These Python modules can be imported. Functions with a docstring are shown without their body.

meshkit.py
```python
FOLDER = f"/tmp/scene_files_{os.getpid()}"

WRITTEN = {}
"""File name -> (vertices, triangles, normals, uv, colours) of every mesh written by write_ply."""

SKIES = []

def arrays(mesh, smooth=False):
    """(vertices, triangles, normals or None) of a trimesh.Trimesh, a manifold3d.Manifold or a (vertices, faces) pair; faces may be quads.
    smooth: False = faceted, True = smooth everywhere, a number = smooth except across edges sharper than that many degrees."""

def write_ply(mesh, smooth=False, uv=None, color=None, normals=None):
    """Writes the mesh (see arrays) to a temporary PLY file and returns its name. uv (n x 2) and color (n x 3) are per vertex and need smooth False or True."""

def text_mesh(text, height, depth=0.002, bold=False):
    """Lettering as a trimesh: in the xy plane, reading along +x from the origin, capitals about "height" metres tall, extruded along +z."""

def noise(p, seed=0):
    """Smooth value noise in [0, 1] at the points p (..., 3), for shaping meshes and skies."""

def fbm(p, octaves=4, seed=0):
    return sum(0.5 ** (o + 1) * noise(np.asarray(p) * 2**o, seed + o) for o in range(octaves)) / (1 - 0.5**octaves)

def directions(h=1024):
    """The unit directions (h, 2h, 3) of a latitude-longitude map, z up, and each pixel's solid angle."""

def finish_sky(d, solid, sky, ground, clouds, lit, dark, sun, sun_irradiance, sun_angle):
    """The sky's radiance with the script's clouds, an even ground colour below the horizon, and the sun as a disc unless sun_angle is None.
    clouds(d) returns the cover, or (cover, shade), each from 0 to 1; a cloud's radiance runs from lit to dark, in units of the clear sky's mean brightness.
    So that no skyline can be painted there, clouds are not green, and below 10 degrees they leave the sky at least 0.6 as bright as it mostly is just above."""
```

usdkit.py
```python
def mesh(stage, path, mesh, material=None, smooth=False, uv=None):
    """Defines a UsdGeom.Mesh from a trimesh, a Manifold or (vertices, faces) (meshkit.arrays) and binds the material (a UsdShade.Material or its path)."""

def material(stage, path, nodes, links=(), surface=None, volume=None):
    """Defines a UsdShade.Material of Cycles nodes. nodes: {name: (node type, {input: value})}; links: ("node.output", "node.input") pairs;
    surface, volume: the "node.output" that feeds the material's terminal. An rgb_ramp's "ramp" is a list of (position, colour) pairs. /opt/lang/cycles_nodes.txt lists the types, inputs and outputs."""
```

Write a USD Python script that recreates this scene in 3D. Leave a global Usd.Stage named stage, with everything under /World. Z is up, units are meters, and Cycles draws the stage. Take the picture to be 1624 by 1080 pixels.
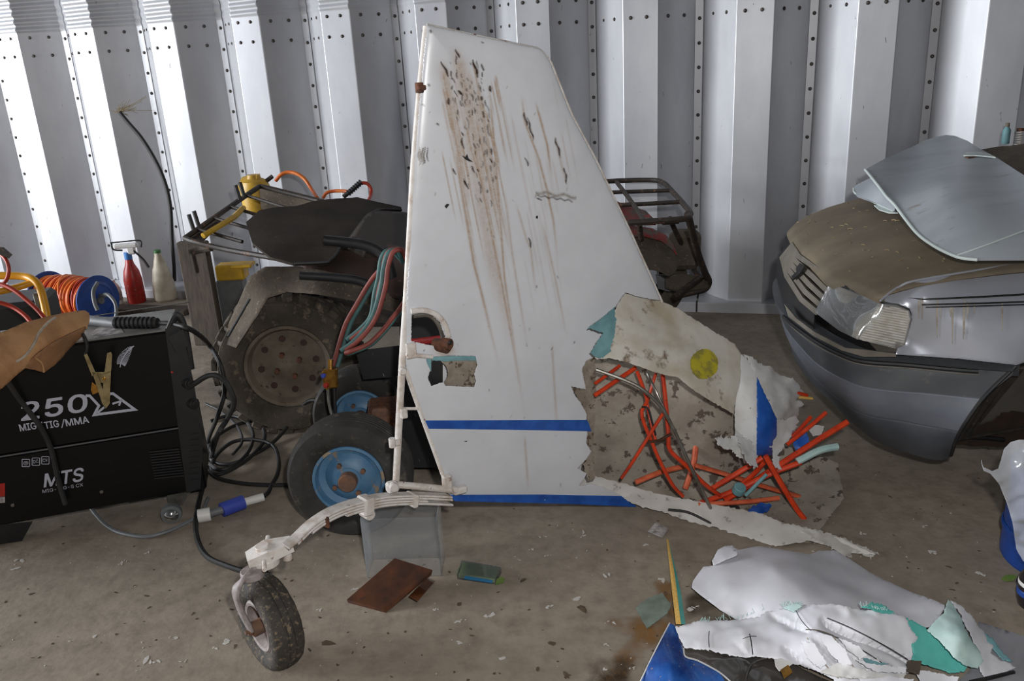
import math, random
import numpy as np, trimesh
import usdkit, meshkit
from pxr import Usd, UsdGeom, UsdLux, UsdShade, Gf, Sdf, Vt
from scipy.spatial import Delaunay
from scipy.interpolate import RBFInterpolator
from shapely.geometry import Polygon, LineString, Point
import shapely

stage = Usd.Stage.CreateInMemory()
UsdGeom.SetStageUpAxis(stage, "Z")
UsdGeom.SetStageMetersPerUnit(stage, 1.0)
world = UsdGeom.Xform.Define(stage, "/World")
stage.SetDefaultPrim(world.GetPrim())

# ------------------------------------------------------------------ camera
F_PX, PITCH, ROLL, CAM_H = 1343.756, 0.3295215, -0.0555988, 1.5
FW = np.array([0, math.cos(PITCH), -math.sin(PITCH)])
_up = np.cross([1.0, 0, 0], FW)
RT = math.cos(ROLL) * np.array([1.0, 0, 0]) + math.sin(ROLL) * _up
UP = -math.sin(ROLL) * np.array([1.0, 0, 0]) + math.cos(ROLL) * _up
EYE = np.array([0, 0, CAM_H])
cam = UsdGeom.Camera.Define(stage, "/World/camera")
cam.CreateHorizontalApertureAttr(23.6)
cam.CreateVerticalApertureAttr(23.6 * 1080 / 1624)
cam.CreateFocalLengthAttr(F_PX / 1624 * 23.6)
cam.CreateClippingRangeAttr((0.05, 1000.0))
cam.CreateExposureAttr(EXPOSURE := -1.2)
_m = Gf.Matrix4d(*RT, 0, *UP, 0, *(-FW), 0, *EYE, 1)
cam.AddTransformOp().Set(_m)

# hangar wall frame: the wall runs along DW, its inside faces NW
YAW, WALL_D, S0, PITCH_W = 0.2780024, 5.26844, -1.823667, 0.595039
DW = np.array([math.cos(YAW), -math.sin(YAW), 0]); NW = np.array([-math.sin(YAW), -math.cos(YAW), 0])
WO = np.array([0, WALL_D, 0])
def wallpt(s, dep, z): return WO + DW * s + NW * dep + np.array([0, 0, z])

# ------------------------------------------------------------------ light
# daylight through the open end of the hangar, far left
door = UsdLux.RectLight.Define(stage, "/World/door_daylight")
door.CreateWidthAttr(5.0); door.CreateHeightAttr(3.6)
door.CreateIntensityAttr(50.0); door.CreateColorAttr(Gf.Vec3f(0.93, 0.96, 1.0))
_p = wallpt(-8.3, 5.3, 2.0)
_x, _z = NW, -DW            # a RectLight shines along its -z
_y = np.cross(_z, _x)
if _y[2] < 0: _x, _y = -_x, -_y
door.AddTransformOp().Set(Gf.Matrix4d(*_x, 0, *_y, 0, *_z, 0, *_p, 1))
# the camera's own flash, just above the lens
flash = UsdLux.SphereLight.Define(stage, "/World/camera_flash")
flash.CreateRadiusAttr(0.03); flash.CreateIntensityAttr(8800.0); flash.CreateColorAttr(Gf.Vec3f(1.0, 0.985, 0.97))
flash.AddTranslateOp().Set(Gf.Vec3d(*(EYE + UP * 0.14 + RT * 0.10 - FW * 0.02)))
sky = UsdLux.DomeLight.Define(stage, "/World/sky")
sky.CreateIntensityAttr(0.2); sky.CreateColorAttr(Gf.Vec3f(0.8, 0.9, 1.0))

# ------------------------------------------------------------------ pixel helpers (photo 1624 x 1080)
def ray(x, y): return FW + RT * (x - 812) / F_PX - UP * (y - 540) / F_PX
def fl(x, y, z=0.0):
    d = ray(x, y); return EYE + d * (z - CAM_H) / d[2]
def aty(x, y, Y):
    d = ray(x, y); return EYE + d * Y / d[1]
def onp(x, y, p, n):
    d = ray(x, y); return EYE + d * ((np.asarray(p) - EYE) @ n) / (d @ n)
def rays(P):
    P = np.asarray(P, float)
    return FW + RT * ((P[:, :1] - 812) / F_PX) - UP * ((P[:, 1:] - 540) / F_PX)
def proj(X):
    d = np.asarray(X) - EYE; z = d @ FW
    return 812 + F_PX * (d @ RT) / z, 540 - F_PX * (d @ UP) / z

# ------------------------------------------------------------------ stage helpers
used = set()
def numbered(parent, name):
    k, n = 0, name
    while f"{parent}/{n}" in used:
        k += 1; n = f"{name}_{k:03d}"
    used.add(f"{parent}/{n}")
    return f"{parent}/{n}"
BASE = {}
def tag(prim, label=None, cat=None, group=None, kind=None):
    for k, v in (("label", label), ("category", cat), ("group", group), ("kind", kind)):
        if v: prim.SetCustomDataByKey(k, v)
    return prim
def thing(name, label, cat, base=(0, 0, 0), group=None):
    path = numbered("/World", name)
    x = UsdGeom.Xform.Define(stage, path); x.AddTranslateOp().Set(Gf.Vec3d(*map(float, base)))
    BASE[path] = np.array(base, float)
    return tag(x.GetPrim(), label, cat, group)
def setting(name, base=(0, 0, 0)):
    path = numbered("/World", name)
    x = UsdGeom.Xform.Define(stage, path); x.AddTranslateOp().Set(Gf.Vec3d(*map(float, base)))
    BASE[path] = np.array(base, float)
    return tag(x.GetPrim(), kind="structure")
def part(parent, name, mesh, material, smooth=35, label=None, kind=None, col=None):
    """one Mesh prim, given in world coordinates, under a thing, under a part, or (parent None) at top level"""
    if isinstance(mesh, (list, tuple)) and not isinstance(mesh[0], np.ndarray): mesh = trimesh.util.concatenate(list(mesh))
    pp = "/World" if parent is None else str(parent.GetPath())
    root = "/".join(pp.split("/")[:3])
    path = numbered(pp, name)
    v, f = (mesh.vertices, mesh.faces) if hasattr(mesh, "vertices") else mesh
    m2 = trimesh.Trimesh(np.array(v, float) - BASE.get(root, np.zeros(3)), np.array(f), process=False)
    m = usdkit.mesh(stage, path, m2, M[material] if isinstance(material, str) else material, smooth=(True if col is not None else smooth))
    if col is not None:
        UsdGeom.PrimvarsAPI(m).CreatePrimvar("stain", Sdf.ValueTypeNames.Color3fArray, "vertex").Set(Vt.Vec3fArray.FromNumpy(np.asarray(col, np.float32)))
    p = m.GetPrim()
    return tag(p, label, kind=kind)

# ------------------------------------------------------------------ materials
M = {}
def lin(c):
    return tuple((x / 255 / 12.92 if x / 255 <= 0.04045 else ((x / 255 + 0.055) / 1.055) ** 2.4) for x in c)
def mat(name, c1, c2=None, scale=8.0, lo=0.4, hi=0.62, rough=0.5, metal=0.0, bump=0.0, bscale=60.0, detail=6.0, stretch=None, coat=0.0, c3=None, scale3=40.0, lo3=0.6, hi3=0.68, spec=0.5, trans=0.0, stain=None, extra=None):
    """principled surface; c1/c2 mixed by noise, c3 as speckle, optional primvar stain (rgb mask) towards the colours in stain"""
    n = {"g": ("geometry", {}), "p": ("principled_bsdf", {"roughness": rough, "metallic": metal, "specular_ior_level": spec})}
    L = []
    if coat: n["p"][1]["coat_weight"] = coat; n["p"][1]["coat_roughness"] = 0.08
    if trans: n["p"][1]["transmission_weight"] = trans
    src = "g.position"
    if stretch:
        n["map"] = ("mapping", {"scale": stretch}); L.append(("g.position", "map.vector")); src = "map.vector"
    cur = None
    if c2 is not None:
        n["n1"] = ("noise_texture", {"scale": scale, "detail": detail, "roughness": 0.6}); L.append((src, "n1.vector"))
        n["r1"] = ("rgb_ramp", {"ramp": [(0.0, lin(c1)), (lo, lin(c1)), (hi, lin(c2)), (1.0, lin(c2))]}); L.append(("n1.fac", "r1.fac"))
        cur = "r1.color"
    else:
        n["c"] = ("color", {"value": lin(c1)}); cur = "c.color"
    if c3 is not None:
        n["n3"] = ("noise_texture", {"scale": scale3, "detail": 4.0, "roughness": 0.65}); L.append((src, "n3.vector"))
        n["m3"] = ("map_range", {"from_min": lo3, "from_max": hi3, "to_min": 0.0, "to_max": 1.0, "clamp": True}); L.append(("n3.fac", "m3.value"))
        n["x3"] = ("mix_color", {"b": lin(c3)}); L += [("m3.result", "x3.fac"), (cur, "x3.a")]; cur = "x3.result"
    if stain:
        n["at"] = ("attribute", {"attribute": "stain"}); n["sp"] = ("separate_color", {}); L.append(("at.color", "sp.color"))
        n["ns"] = ("noise_texture", {"scale": 90.0, "detail": 5.0, "roughness": 0.7}); L.append(("g.position", "ns.vector"))
        for k, (ch, colr) in enumerate(zip("rgb", stain)):
            n[f"k{k}"] = ("math", {"math_type": "multiply_add", "value2": 1.3 if ch == "r" else 1.8}); L.append(("ns.fac", f"k{k}.value1"))
            n[f"k{k}"][1]["value3"] = 0.12
            n[f"q{k}"] = ("math", {"math_type": "multiply", "use_clamp": True}); L += [(f"sp.{ch}", f"q{k}.value1"), (f"k{k}.value", f"q{k}.value2")]
            n[f"x{k}s"] = ("mix_color", {"b": lin(colr)}); L += [(f"q{k}.value", f"x{k}s.fac"), (cur, f"x{k}s.a")]; cur = f"x{k}s.result"
    L.append((cur, "p.base_color"))
    if bump:
        n["nb"] = ("noise_texture", {"scale": bscale, "detail": 4.0}); L.append((src, "nb.vector"))
        n["bp"] = ("bump", {"strength": min(1.0, bump), "distance": 0.004}); L += [("nb.fac", "bp.height"), ("bp.normal", "p.normal")]
    M[name] = usdkit.material(stage, f"/World/Looks/{name}", n, L, surface="p.BSDF")
    return M[name]

# ------------------------------------------------------------------ mesh helpers
def cat(*ms): return trimesh.util.concatenate([m for m in ms if m is not None])
def spline(pts, n=8, closed=False):
    p = np.asarray(pts, float)
    if len(p) < 3 and not closed: return np.array([p[0] + (p[-1] - p[0]) * t for t in np.linspace(0, 1, n + 1)])
    q = np.vstack([p[-1], p, p[0], p[1]]) if closed else np.vstack([2 * p[0] - p[1], p, 2 * p[-1] - p[-2]])
    out = []
    for i in range(len(q) - 3):
        a, b, c, d = q[i:i + 4]
        for t in np.arange(n) / n:
            out.append(0.5 * ((2 * b) + (c - a) * t + (2 * a - 5 * b + 4 * c - d) * t * t + (3 * b - a - 3 * c + d) * t ** 3))
    if not closed: out.append(p[-1])
    return np.array(out)
def sweep(p, r, sides=10, closed=False, cap=True, flat=1.0, flat_dir=None):
    """tube along polyline p (already smooth); r scalar or per point; flat squashes the section along flat_dir"""
    p = np.asarray(p, float); n = len(p)
    r = np.broadcast_to(np.asarray(r, float), (n,))
    t = np.roll(p, -1, 0) - np.roll(p, 1, 0) if closed else np.gradient(p, axis=0)
    t = t / (np.linalg.norm(t, axis=1, keepdims=True) + 1e-12)
    a = np.cross(t[0], [0, 0, 1.0] if abs(t[0][2]) < 0.9 else [1.0, 0, 0]); a /= np.linalg.norm(a)
    A = []
    for i in range(n):
        if flat_dir is not None: a = np.asarray(flat_dir, float)
        a = a - t[i] * (a @ t[i]); a = a / (np.linalg.norm(a) + 1e-12); A.append(a)
    A = np.array(A); B = np.cross(t, A)
    ang = np.arange(sides) * 2 * math.pi / sides
    v = p[:, None] + r[:, None, None] * (flat * np.cos(ang)[None, :, None] * A[:, None] + np.sin(ang)[None, :, None] * B[:, None])
    v = v.reshape(-1, 3); f = []
    m = n if closed else n - 1
    for i in range(m):
        for j in range(sides):
            a0, a1 = i * sides + j, i * sides + (j + 1) % sides
            b0, b1 = ((i + 1) % n) * sides + j, ((i + 1) % n) * sides + (j + 1) % sides
            f += [[a0, a1, b1], [a0, b1, b0]]
    if cap and not closed:
        v = np.vstack([v, p[0], p[-1]])
        for j in range(sides):
            f.append([n * sides, (j + 1) % sides, j]); f.append([n * sides + 1, (n - 1) * sides + j, (n - 1) * sides + (j + 1) % sides])
    m_ = trimesh.Trimesh(v, np.array(f), process=False); pass
    return m_
def tube(pts, r, sides=10, n=8, **k): return sweep(spline(pts, n), r, sides, **k)
def rod(a, b, r, sides=10): return sweep(np.array([a, b], float), r, sides)
def box(c, size, rotz=0.0, bevel=0.004, R=None):
    s = np.asarray(size, float) / 2; b = min(bevel, s.min() * 0.8); pts = []
    for sx in (-1, 1):
        for sy in (-1, 1):
            for sz in (-1, 1):
                q = np.array([sx, sy, sz]) * s
                for k in range(3):
                    e = np.array([sx, sy, sz]) * b; e[k] = 0; pts.append(q - e)
    m = trimesh.convex.convex_hull(np.array(pts))
    if R is None:
        R = np.array([[math.cos(rotz), -math.sin(rotz), 0], [math.sin(rotz), math.cos(rotz), 0], [0, 0, 1]])
    m.vertices = np.asarray(m.vertices) @ np.asarray(R).T + np.asarray(c, float)
    return m
def hull(pts): return trimesh.convex.convex_hull(np.asarray(pts, float))
def frame_of(axis, up=(0, 0, 1)):
    z = np.asarray(axis, float); z = z / np.linalg.norm(z)
    x = np.cross(up, z); x = np.cross([1, 0, 0], z) if np.linalg.norm(x) < 1e-6 else x
    x /= np.linalg.norm(x); y = np.cross(z, x)
    return np.stack([x, y, z], 1)
def lathe(profile, n=32, c=(0, 0, 0), axis=(0, 0, 1), closed=False):
    """profile: (radius, height) points; closed loops join the last point to the first"""
    pr = np.asarray(profile, float); k = len(pr); a = np.arange(n) * 2 * math.pi / n
    v = np.stack([pr[None, :, 0] * np.cos(a)[:, None], pr[None, :, 0] * np.sin(a)[:, None], np.broadcast_to(pr[None, :, 1], (n, k))], -1).reshape(-1, 3)
    f = []
    for i in range(n):
        i2 = (i + 1) % n
        for j in range(k if closed else k - 1):
            j2 = (j + 1) % k
            f += [[i * k + j, i2 * k + j, i2 * k + j2], [i * k + j, i2 * k + j2, i * k + j2]]
    m = trimesh.Trimesh(v, np.array(f), process=False)
    m.update_faces(m.area_faces > 1e-12)
    m.vertices = np.asarray(m.vertices) @ frame_of(axis).T + np.asarray(c, float)
    if m.volume < 0: m.invert()
    return m
def cyl(c, axis, r, h, n=20, bevel=0.0):
    b = bevel or min(r, h) * 0.12
    return lathe([(0, -h / 2), (r - b, -h / 2), (r, -h / 2 + b), (r, h / 2 - b), (r - b, h / 2), (0, h / 2)], n, c, axis)
def resample(poly, step):
    c = np.asarray(poly, float); L = np.r_[0, np.cumsum(np.linalg.norm(np.diff(c, axis=0), axis=1))]
    n = max(2, int(round(L[-1] / step)) + 1); s = np.linspace(0, L[-1], n)
    return np.stack([np.interp(s, L, c[:, k]) for k in range(c.shape[1])], 1)
def densify(ring, step):
    c = np.asarray(ring, float); out = []
    for a, b in zip(c[:-1], c[1:]):
        n = max(1, int(np.ceil(np.linalg.norm(b - a) / step)))
        out += [a + (b - a) * k / n for k in range(n)]
    return np.array(out)
def tri2d(poly, step, jag=0.0, seed=0):
    """triangulates a 2-D shapely polygon with inner points every step; jag roughens the outline"""
    rng = np.random.default_rng(seed); rings = []
    for ring in [poly.exterior, *poly.interiors]:
        b = densify(ring.coords, step * 0.8)
        if jag: b = b + rng.normal(0, jag, b.shape)
        rings.append(b)
    poly2 = Polygon(rings[0], rings[1:]).buffer(0)
    if poly2.geom_type != "Polygon": poly2 = max(poly2.geoms, key=lambda g: g.area)
    x0, y0, x1, y1 = poly2.bounds
    X, Y = np.meshgrid(np.arange(x0, x1, step), np.arange(y0, y1, step * 0.87))
    X[1::2] += step / 2
    g = np.stack([X.ravel(), Y.ravel()], 1)
    inner = poly2.buffer(-step * 0.45)
    g = g[shapely.contains_xy(inner, g[:, 0], g[:, 1])]
    P = np.vstack(rings + [g]) + rng.normal(0, 1e-4, (sum(map(len, rings)) + len(g), 2))
    T = Delaunay(P).simplices
    ctr = P[T].mean(1); keep = shapely.contains_xy(poly2, ctr[:, 0], ctr[:, 1])
    T = T[keep]
    used_ = np.unique(T); remap = -np.ones(len(P), int); remap[used_] = np.arange(len(used_))
    return P[used_], remap[T]
def thicken(V, T, thick, N=None):
    """closed shell from an open surface: front at V, back moved by -thick along the vertex normals"""
    m = trimesh.Trimesh(V, T, process=False)
    if N is None: N = meshkit.arrays((V, T), True)[2]
    n = len(V); B = V - N * thick
    e = np.sort(m.edges, axis=1); _, inv, cnt = np.unique(e, axis=0, return_inverse=True, return_counts=True)
    be = m.edges[cnt[inv.ravel()] == 1]
    side = np.vstack([np.stack([be[:, 1], be[:, 0], be[:, 0] + n], 1), np.stack([be[:, 1], be[:, 0] + n, be[:, 1] + n], 1)])
    return trimesh.Trimesh(np.vstack([V, B]), np.vstack([T, T[:, ::-1] + n, side]), process=False)
def field(ctrl, smoothing=0.0):
    c = np.asarray(ctrl, float); s = 300.0
    return RBFInterpolator(c[:, :2] / s, c[:, 2], kernel="thin_plate_spline", smoothing=smoothing, degree=1 if len(c) > 2 else 0)
def psheet(poly, ctrl, mode="z", step=6, thick=0.002, amp=0.0, freq=8.0, ridge=0.0, jag=0.0, seed=0, holes=(), plane=None, fold=None, ret=False):
    """A real sheet whose outline was measured on the photo: each point gets the height z (mode z), the distance Y
    (mode Y) or the offset from a plane (mode p) interpolated between the control points (px, py, value)."""
    poly = Polygon(poly, holes) if not isinstance(poly, Polygon) else poly
    P, T = tri2d(poly.buffer(0), step, jag, seed)
    d = rays(P)
    if callable(ctrl): val = ctrl(P)
    else: val = field(ctrl)(P / 300.0) if len(ctrl) > 1 else np.full(len(P), ctrl[0][2])
    if mode == "z": V = EYE + d * ((val - CAM_H) / d[:, 2])[:, None]
    elif mode == "Y": V = EYE + d * (val / d[:, 1])[:, None]
    else:
        p0, n0 = np.asarray(plane[0], float), np.asarray(plane[1], float)
        V = EYE + d * ((((p0 - EYE) @ n0) + val) / (d @ n0))[:, None]
    N = meshkit.arrays((V, T), True)[2]
    flip = (N * (EYE - V)).sum() < 0
    if flip: T = T[:, ::-1]; N = -N
    if amp or ridge:
        w = V * freq
        h = amp * (meshkit.fbm(w, 3, seed) - 0.5) * 2
        if ridge: h = h - ridge * np.abs(meshkit.fbm(w * 0.7 + 7, 3, seed + 9) - 0.5) * 4
        V = V + N * h[:, None]
    if fold is not None: V = fold(P, V, N)
    m = thicken(V, T, thick)
    return (m, np.vstack([P, P])) if ret else m
def grid(Pts, thick=0.0):
    """surface through a (rows, columns, 3) grid of points; thick > 0 makes it a shell"""
    Pts = np.asarray(Pts, float); r, c = Pts.shape[:2]
    i, j = np.meshgrid(np.arange(r - 1), np.arange(c - 1), indexing="ij")
    a = (i * c + j).ravel(); q = np.stack([a, a + 1, a + c + 1, a + c], 1)
    T = np.vstack([q[:, [0, 1, 2]], q[:, [0, 2, 3]]]); V = Pts.reshape(-1, 3)
    N = meshkit.arrays((V, T), True)[2]
    if (N * (EYE - V)).sum() < 0: T = T[:, ::-1]
    return thicken(V, T, thick) if thick else trimesh.Trimesh(V, T, process=False)
def extrude(pts2, origin, ux, uy, depth, bevel=0):
    """flat 2-D outline in the frame (ux, uy), extruded by depth along ux x uy"""
    poly = pts2 if isinstance(pts2, Polygon) else Polygon(pts2)
    m = trimesh.creation.extrude_polygon(poly.buffer(0), depth, engine="earcut")
    R = np.stack([ux, uy, np.cross(ux, uy)], 1)
    m.vertices = np.asarray(m.vertices) @ R.T + np.asarray(origin, float)
    return m
def pextrude(poly, plane, off, depth=0.001):
    """flat print: photo outline carried onto a plane, extruded a little"""
    p0, n0 = np.asarray(plane[0], float), np.asarray(plane[1], float)
    ux = np.cross([0, 0, 1.0], n0); ux /= np.linalg.norm(ux); uy = np.cross(n0, ux); o = p0 + n0 * off
    def mp(c): return [((q := onp(x, y, o, n0) - o) @ ux, q @ uy) for x, y in np.asarray(c)]
    out = []
    for g in getattr(poly, "geoms", [poly]):
        m = trimesh.creation.extrude_polygon(Polygon(mp(g.exterior.coords), [mp(r.coords) for r in g.interiors]).buffer(0), depth, engine="earcut")
        m.vertices = np.asarray(m.vertices) @ np.stack([ux, uy, n0], 1).T + o; out.append(m)
    return trimesh.util.concatenate(out)
def text(s, height, origin, ux, uy, bold=True, slant=0.0, depth=0.001, width=1.0):
    m = meshkit.text_mesh(s, height, depth, bold)
    v = np.array(m.vertices); v[:, 0] = v[:, 0] * width + v[:, 1] * slant
    R = np.stack([ux, uy, np.cross(ux, uy)], 1)
    return trimesh.Trimesh(v @ R.T + np.asarray(origin, float), m.faces, process=False)

# ================================================================== MATERIALS
mat("wall_metal", (194, 195, 199), (180, 181, 186), 3.0, rough=0.42, metal=0.3, spec=0.5, c3=(112, 110, 108), scale3=38, lo3=0.70, hi3=0.74, stretch=(1, 1, 0.4))
mat("wall_lap", (176, 176, 182), (160, 160, 166), 6.0, rough=0.45)
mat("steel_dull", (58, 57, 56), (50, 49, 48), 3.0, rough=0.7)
mat("car_dirt", (156, 150, 140), (132, 124, 112), 30, rough=0.8)
mat("bolt_metal", (62, 58, 56), (96, 90, 86), 40, rough=0.5, metal=0.5)
mat("concrete", (152, 140, 125), (132, 121, 107), 2.2, 0.35, 0.65, rough=0.88, bump=0.35, bscale=45, c3=(120, 109, 95), scale3=16.0, lo3=0.42, hi3=0.74)
mat("white_flake", (186, 182, 176), rough=0.7)
mat("dirt_flake", (72, 60, 48), (98, 80, 60), 30, rough=0.9)
mat("fin_paint", (205, 207, 212), (196, 198, 203), 4.0, rough=0.32, c3=(150, 148, 145), scale3=120, lo3=0.74, hi3=0.78, stain=((150, 112, 56), (48, 28, 14), (140, 134, 126)))
mat("fin_white", (210, 210, 213), (190, 188, 186), 14, rough=0.4, c3=(130, 104, 80), scale3=30, lo3=0.66, hi3=0.74)
mat("stripe_blue", (34, 88, 172), (24, 72, 150), 20, rough=0.3)
mat("rusty_white", (208, 203, 198), (176, 160, 146), 25, 0.45, 0.7, rough=0.5, c3=(112, 62, 36), scale3=32, lo3=0.64, hi3=0.72)
mat("rust", (104, 62, 40), (70, 46, 34), 60, rough=0.8, bump=0.5, bscale=150)
mat("former_grey", (148, 138, 126), (122, 112, 100), 18, rough=0.85, c3=(84, 70, 58), scale3=42, lo3=0.56, hi3=0.62, bump=0.4)
mat("skin_inner", (152, 144, 132), (130, 121, 109), 9, rough=0.85, c3=(86, 75, 66), scale3=22, lo3=0.57, hi3=0.61, bump=0.3)
mat("flap_dirty", (200, 196, 186), (176, 164, 144), 7, 0.42, 0.66, rough=0.7, c3=(116, 98, 80), scale3=13, lo3=0.56, hi3=0.66)
mat("skin_white", (206, 206, 206), (188, 186, 182), 10, rough=0.5, c3=(120, 112, 104), scale3=45, lo3=0.66, hi3=0.72)
mat("skin_pale", (186, 182, 176), (168, 162, 154), 7, rough=0.6, c3=(130, 122, 112), scale3=28, lo3=0.62, hi3=0.68)
mat("teal_fabric", (118, 160, 166), (92, 134, 140), 12, rough=0.6)
mat("teal_bright", (96, 186, 176), (76, 162, 154), 9, rough=0.45)
mat("teal_pale", (186, 210, 206), (160, 190, 186), 14, rough=0.5)
mat("orange_paint", (214, 66, 26), (186, 52, 22), 20, rough=0.4, c3=(96, 56, 36), scale3=60, lo3=0.64, hi3=0.70)
mat("orange_light", (216, 108, 72), (190, 84, 50), 24, rough=0.5)
mat("yellow_patch", (182, 170, 40), (140, 132, 56), 30, 0.42, 0.6, rough=0.6, c3=(128, 116, 100), scale3=60, lo3=0.60, hi3=0.66)
mat("steel", (150, 148, 142), (120, 116, 108), 20, rough=0.35, metal=0.8)
mat("tyre", (48, 45, 42), (34, 32, 30), 14, rough=0.75, c3=(84, 76, 66), scale3=30, lo3=0.60, hi3=0.70, bump=0.3)
mat("tyre_muddy", (60, 55, 50), (46, 43, 40), 16, rough=0.85, c3=(112, 98, 78), scale3=75, lo3=0.54, hi3=0.66, bump=0.6, bscale=90)
mat("tyre_dusty", (76, 68, 58), (58, 52, 44), 12, rough=0.9, c3=(112, 100, 84), scale3=24, lo3=0.56, hi3=0.68, bump=0.4)
mat("rim_dusty", (112, 102, 88), (92, 82, 70), 9, rough=0.85, c3=(66, 56, 46), scale3=30, lo3=0.62, hi3=0.70)
mat("rim_dark", (70, 40, 34), (52, 40, 34), 20, rough=0.7)
mat("rim_light", (150, 140, 138), (120, 112, 108), 40, rough=0.6)
mat("hub_blue", (66, 108, 142), (84, 120, 148), 16, rough=0.5, c3=(140, 122, 100), scale3=14, lo3=0.58, hi3=0.64)
mat("hub_rust", (112, 78, 58), (86, 66, 54), 40, rough=0.8)
mat("black_plastic", (22, 22, 24), (30, 30, 31), 10, rough=0.5)
mat("black_rubber", (26, 25, 25), (36, 34, 33), 18, rough=0.6)
mat("black_paint", (9, 9, 10), (11, 11, 12), 6, rough=0.35, spec=0.3)
mat("black_scratched", (30, 31, 33), (24, 25, 27), 12, rough=0.5, c3=(140, 142, 144), scale3=70, lo3=0.67, hi3=0.70, stretch=(1, 1, 0.25))
mat("rubber_mat", (56, 48, 40), (46, 40, 34), 6, spec=0.2, rough=0.8, c3=(80, 72, 62), scale3=50, lo3=0.68, hi3=0.74, bump=0.25, bscale=130)
mat("seat_brown", (58, 50, 42), (48, 42, 36), 5, rough=0.45)
mat("mud_grey", (92, 82, 70), (76, 68, 58), 10, rough=0.9, c3=(128, 116, 98), scale3=60, lo3=0.60, hi3=0.68, bump=0.4)
mat("fender_red_dark", (66, 44, 38), (56, 46, 40), 8, rough=0.6, c3=(98, 84, 70), scale3=22, lo3=0.62, hi3=0.72)
mat("atv_red", (138, 34, 27), (112, 34, 28), 10, rough=0.5, c3=(92, 78, 64), scale3=14, lo3=0.48, hi3=0.56)
mat("rack_black", (40, 34, 30), (56, 46, 38), 18, rough=0.6, c3=(110, 76, 54), scale3=40, lo3=0.58, hi3=0.66)
mat("yellow_paint", (222, 158, 28), (204, 140, 20), 8, rough=0.35)
mat("yellow_plastic", (206, 164, 40), (186, 146, 44), 14, rough=0.45)
mat("orange_cable", (214, 112, 32), (196, 84, 28), 22, rough=0.45)
mat("red_cable", (178, 52, 24), (160, 44, 22), 22, rough=0.45)
mat("hose_red", (132, 58, 48), (108, 50, 42), 24, rough=0.6)
mat("hose_green", (62, 100, 98), (54, 84, 84), 24, rough=0.6)
mat("brass", (190, 140, 62), (150, 110, 56), 60, rough=0.35, metal=0.85)
mat("brass_clamp", (186, 172, 132), (150, 134, 98), 30, rough=0.3, metal=0.85)
mat("chrome", (210, 212, 214), rough=0.12, metal=1.0)
mat("reel_blue", (30, 70, 148), (24, 58, 126), 12, rough=0.5)
mat("leather_tan", (182, 138, 94), (154, 112, 74), 9, rough=0.8, bump=0.3, bscale=140)
mat("leather_dark", (150, 108, 72), (128, 92, 62), 9, rough=0.85, bump=0.3, bscale=140)
mat("cord_pale", (176, 166, 152), (150, 138, 124), 40, rough=0.8)
mat("lettering", (176, 178, 190), rough=0.5)
mat("lettering_red", (70, 14, 12), rough=0.5)
mat("seam_grey", (92, 92, 94), rough=0.5)
mat("welder_top", (128, 126, 122), (108, 106, 102), 12, rough=0.5)
mat("paper", (176, 172, 170), (120, 114, 112), 40, rough=0.7)
mat("grey_tube", (110, 112, 114), (92, 94, 96), 10, rough=0.5)
mat("bottle_red", (172, 36, 26), (142, 34, 26), 30, rough=0.4, c3=(210, 196, 180), scale3=40, lo3=0.66, hi3=0.69)
mat("bottle_cream", (196, 186, 166), (170, 158, 138), 12, rough=0.5)
mat("bottle_white", (212, 210, 206), rough=0.45)
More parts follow.
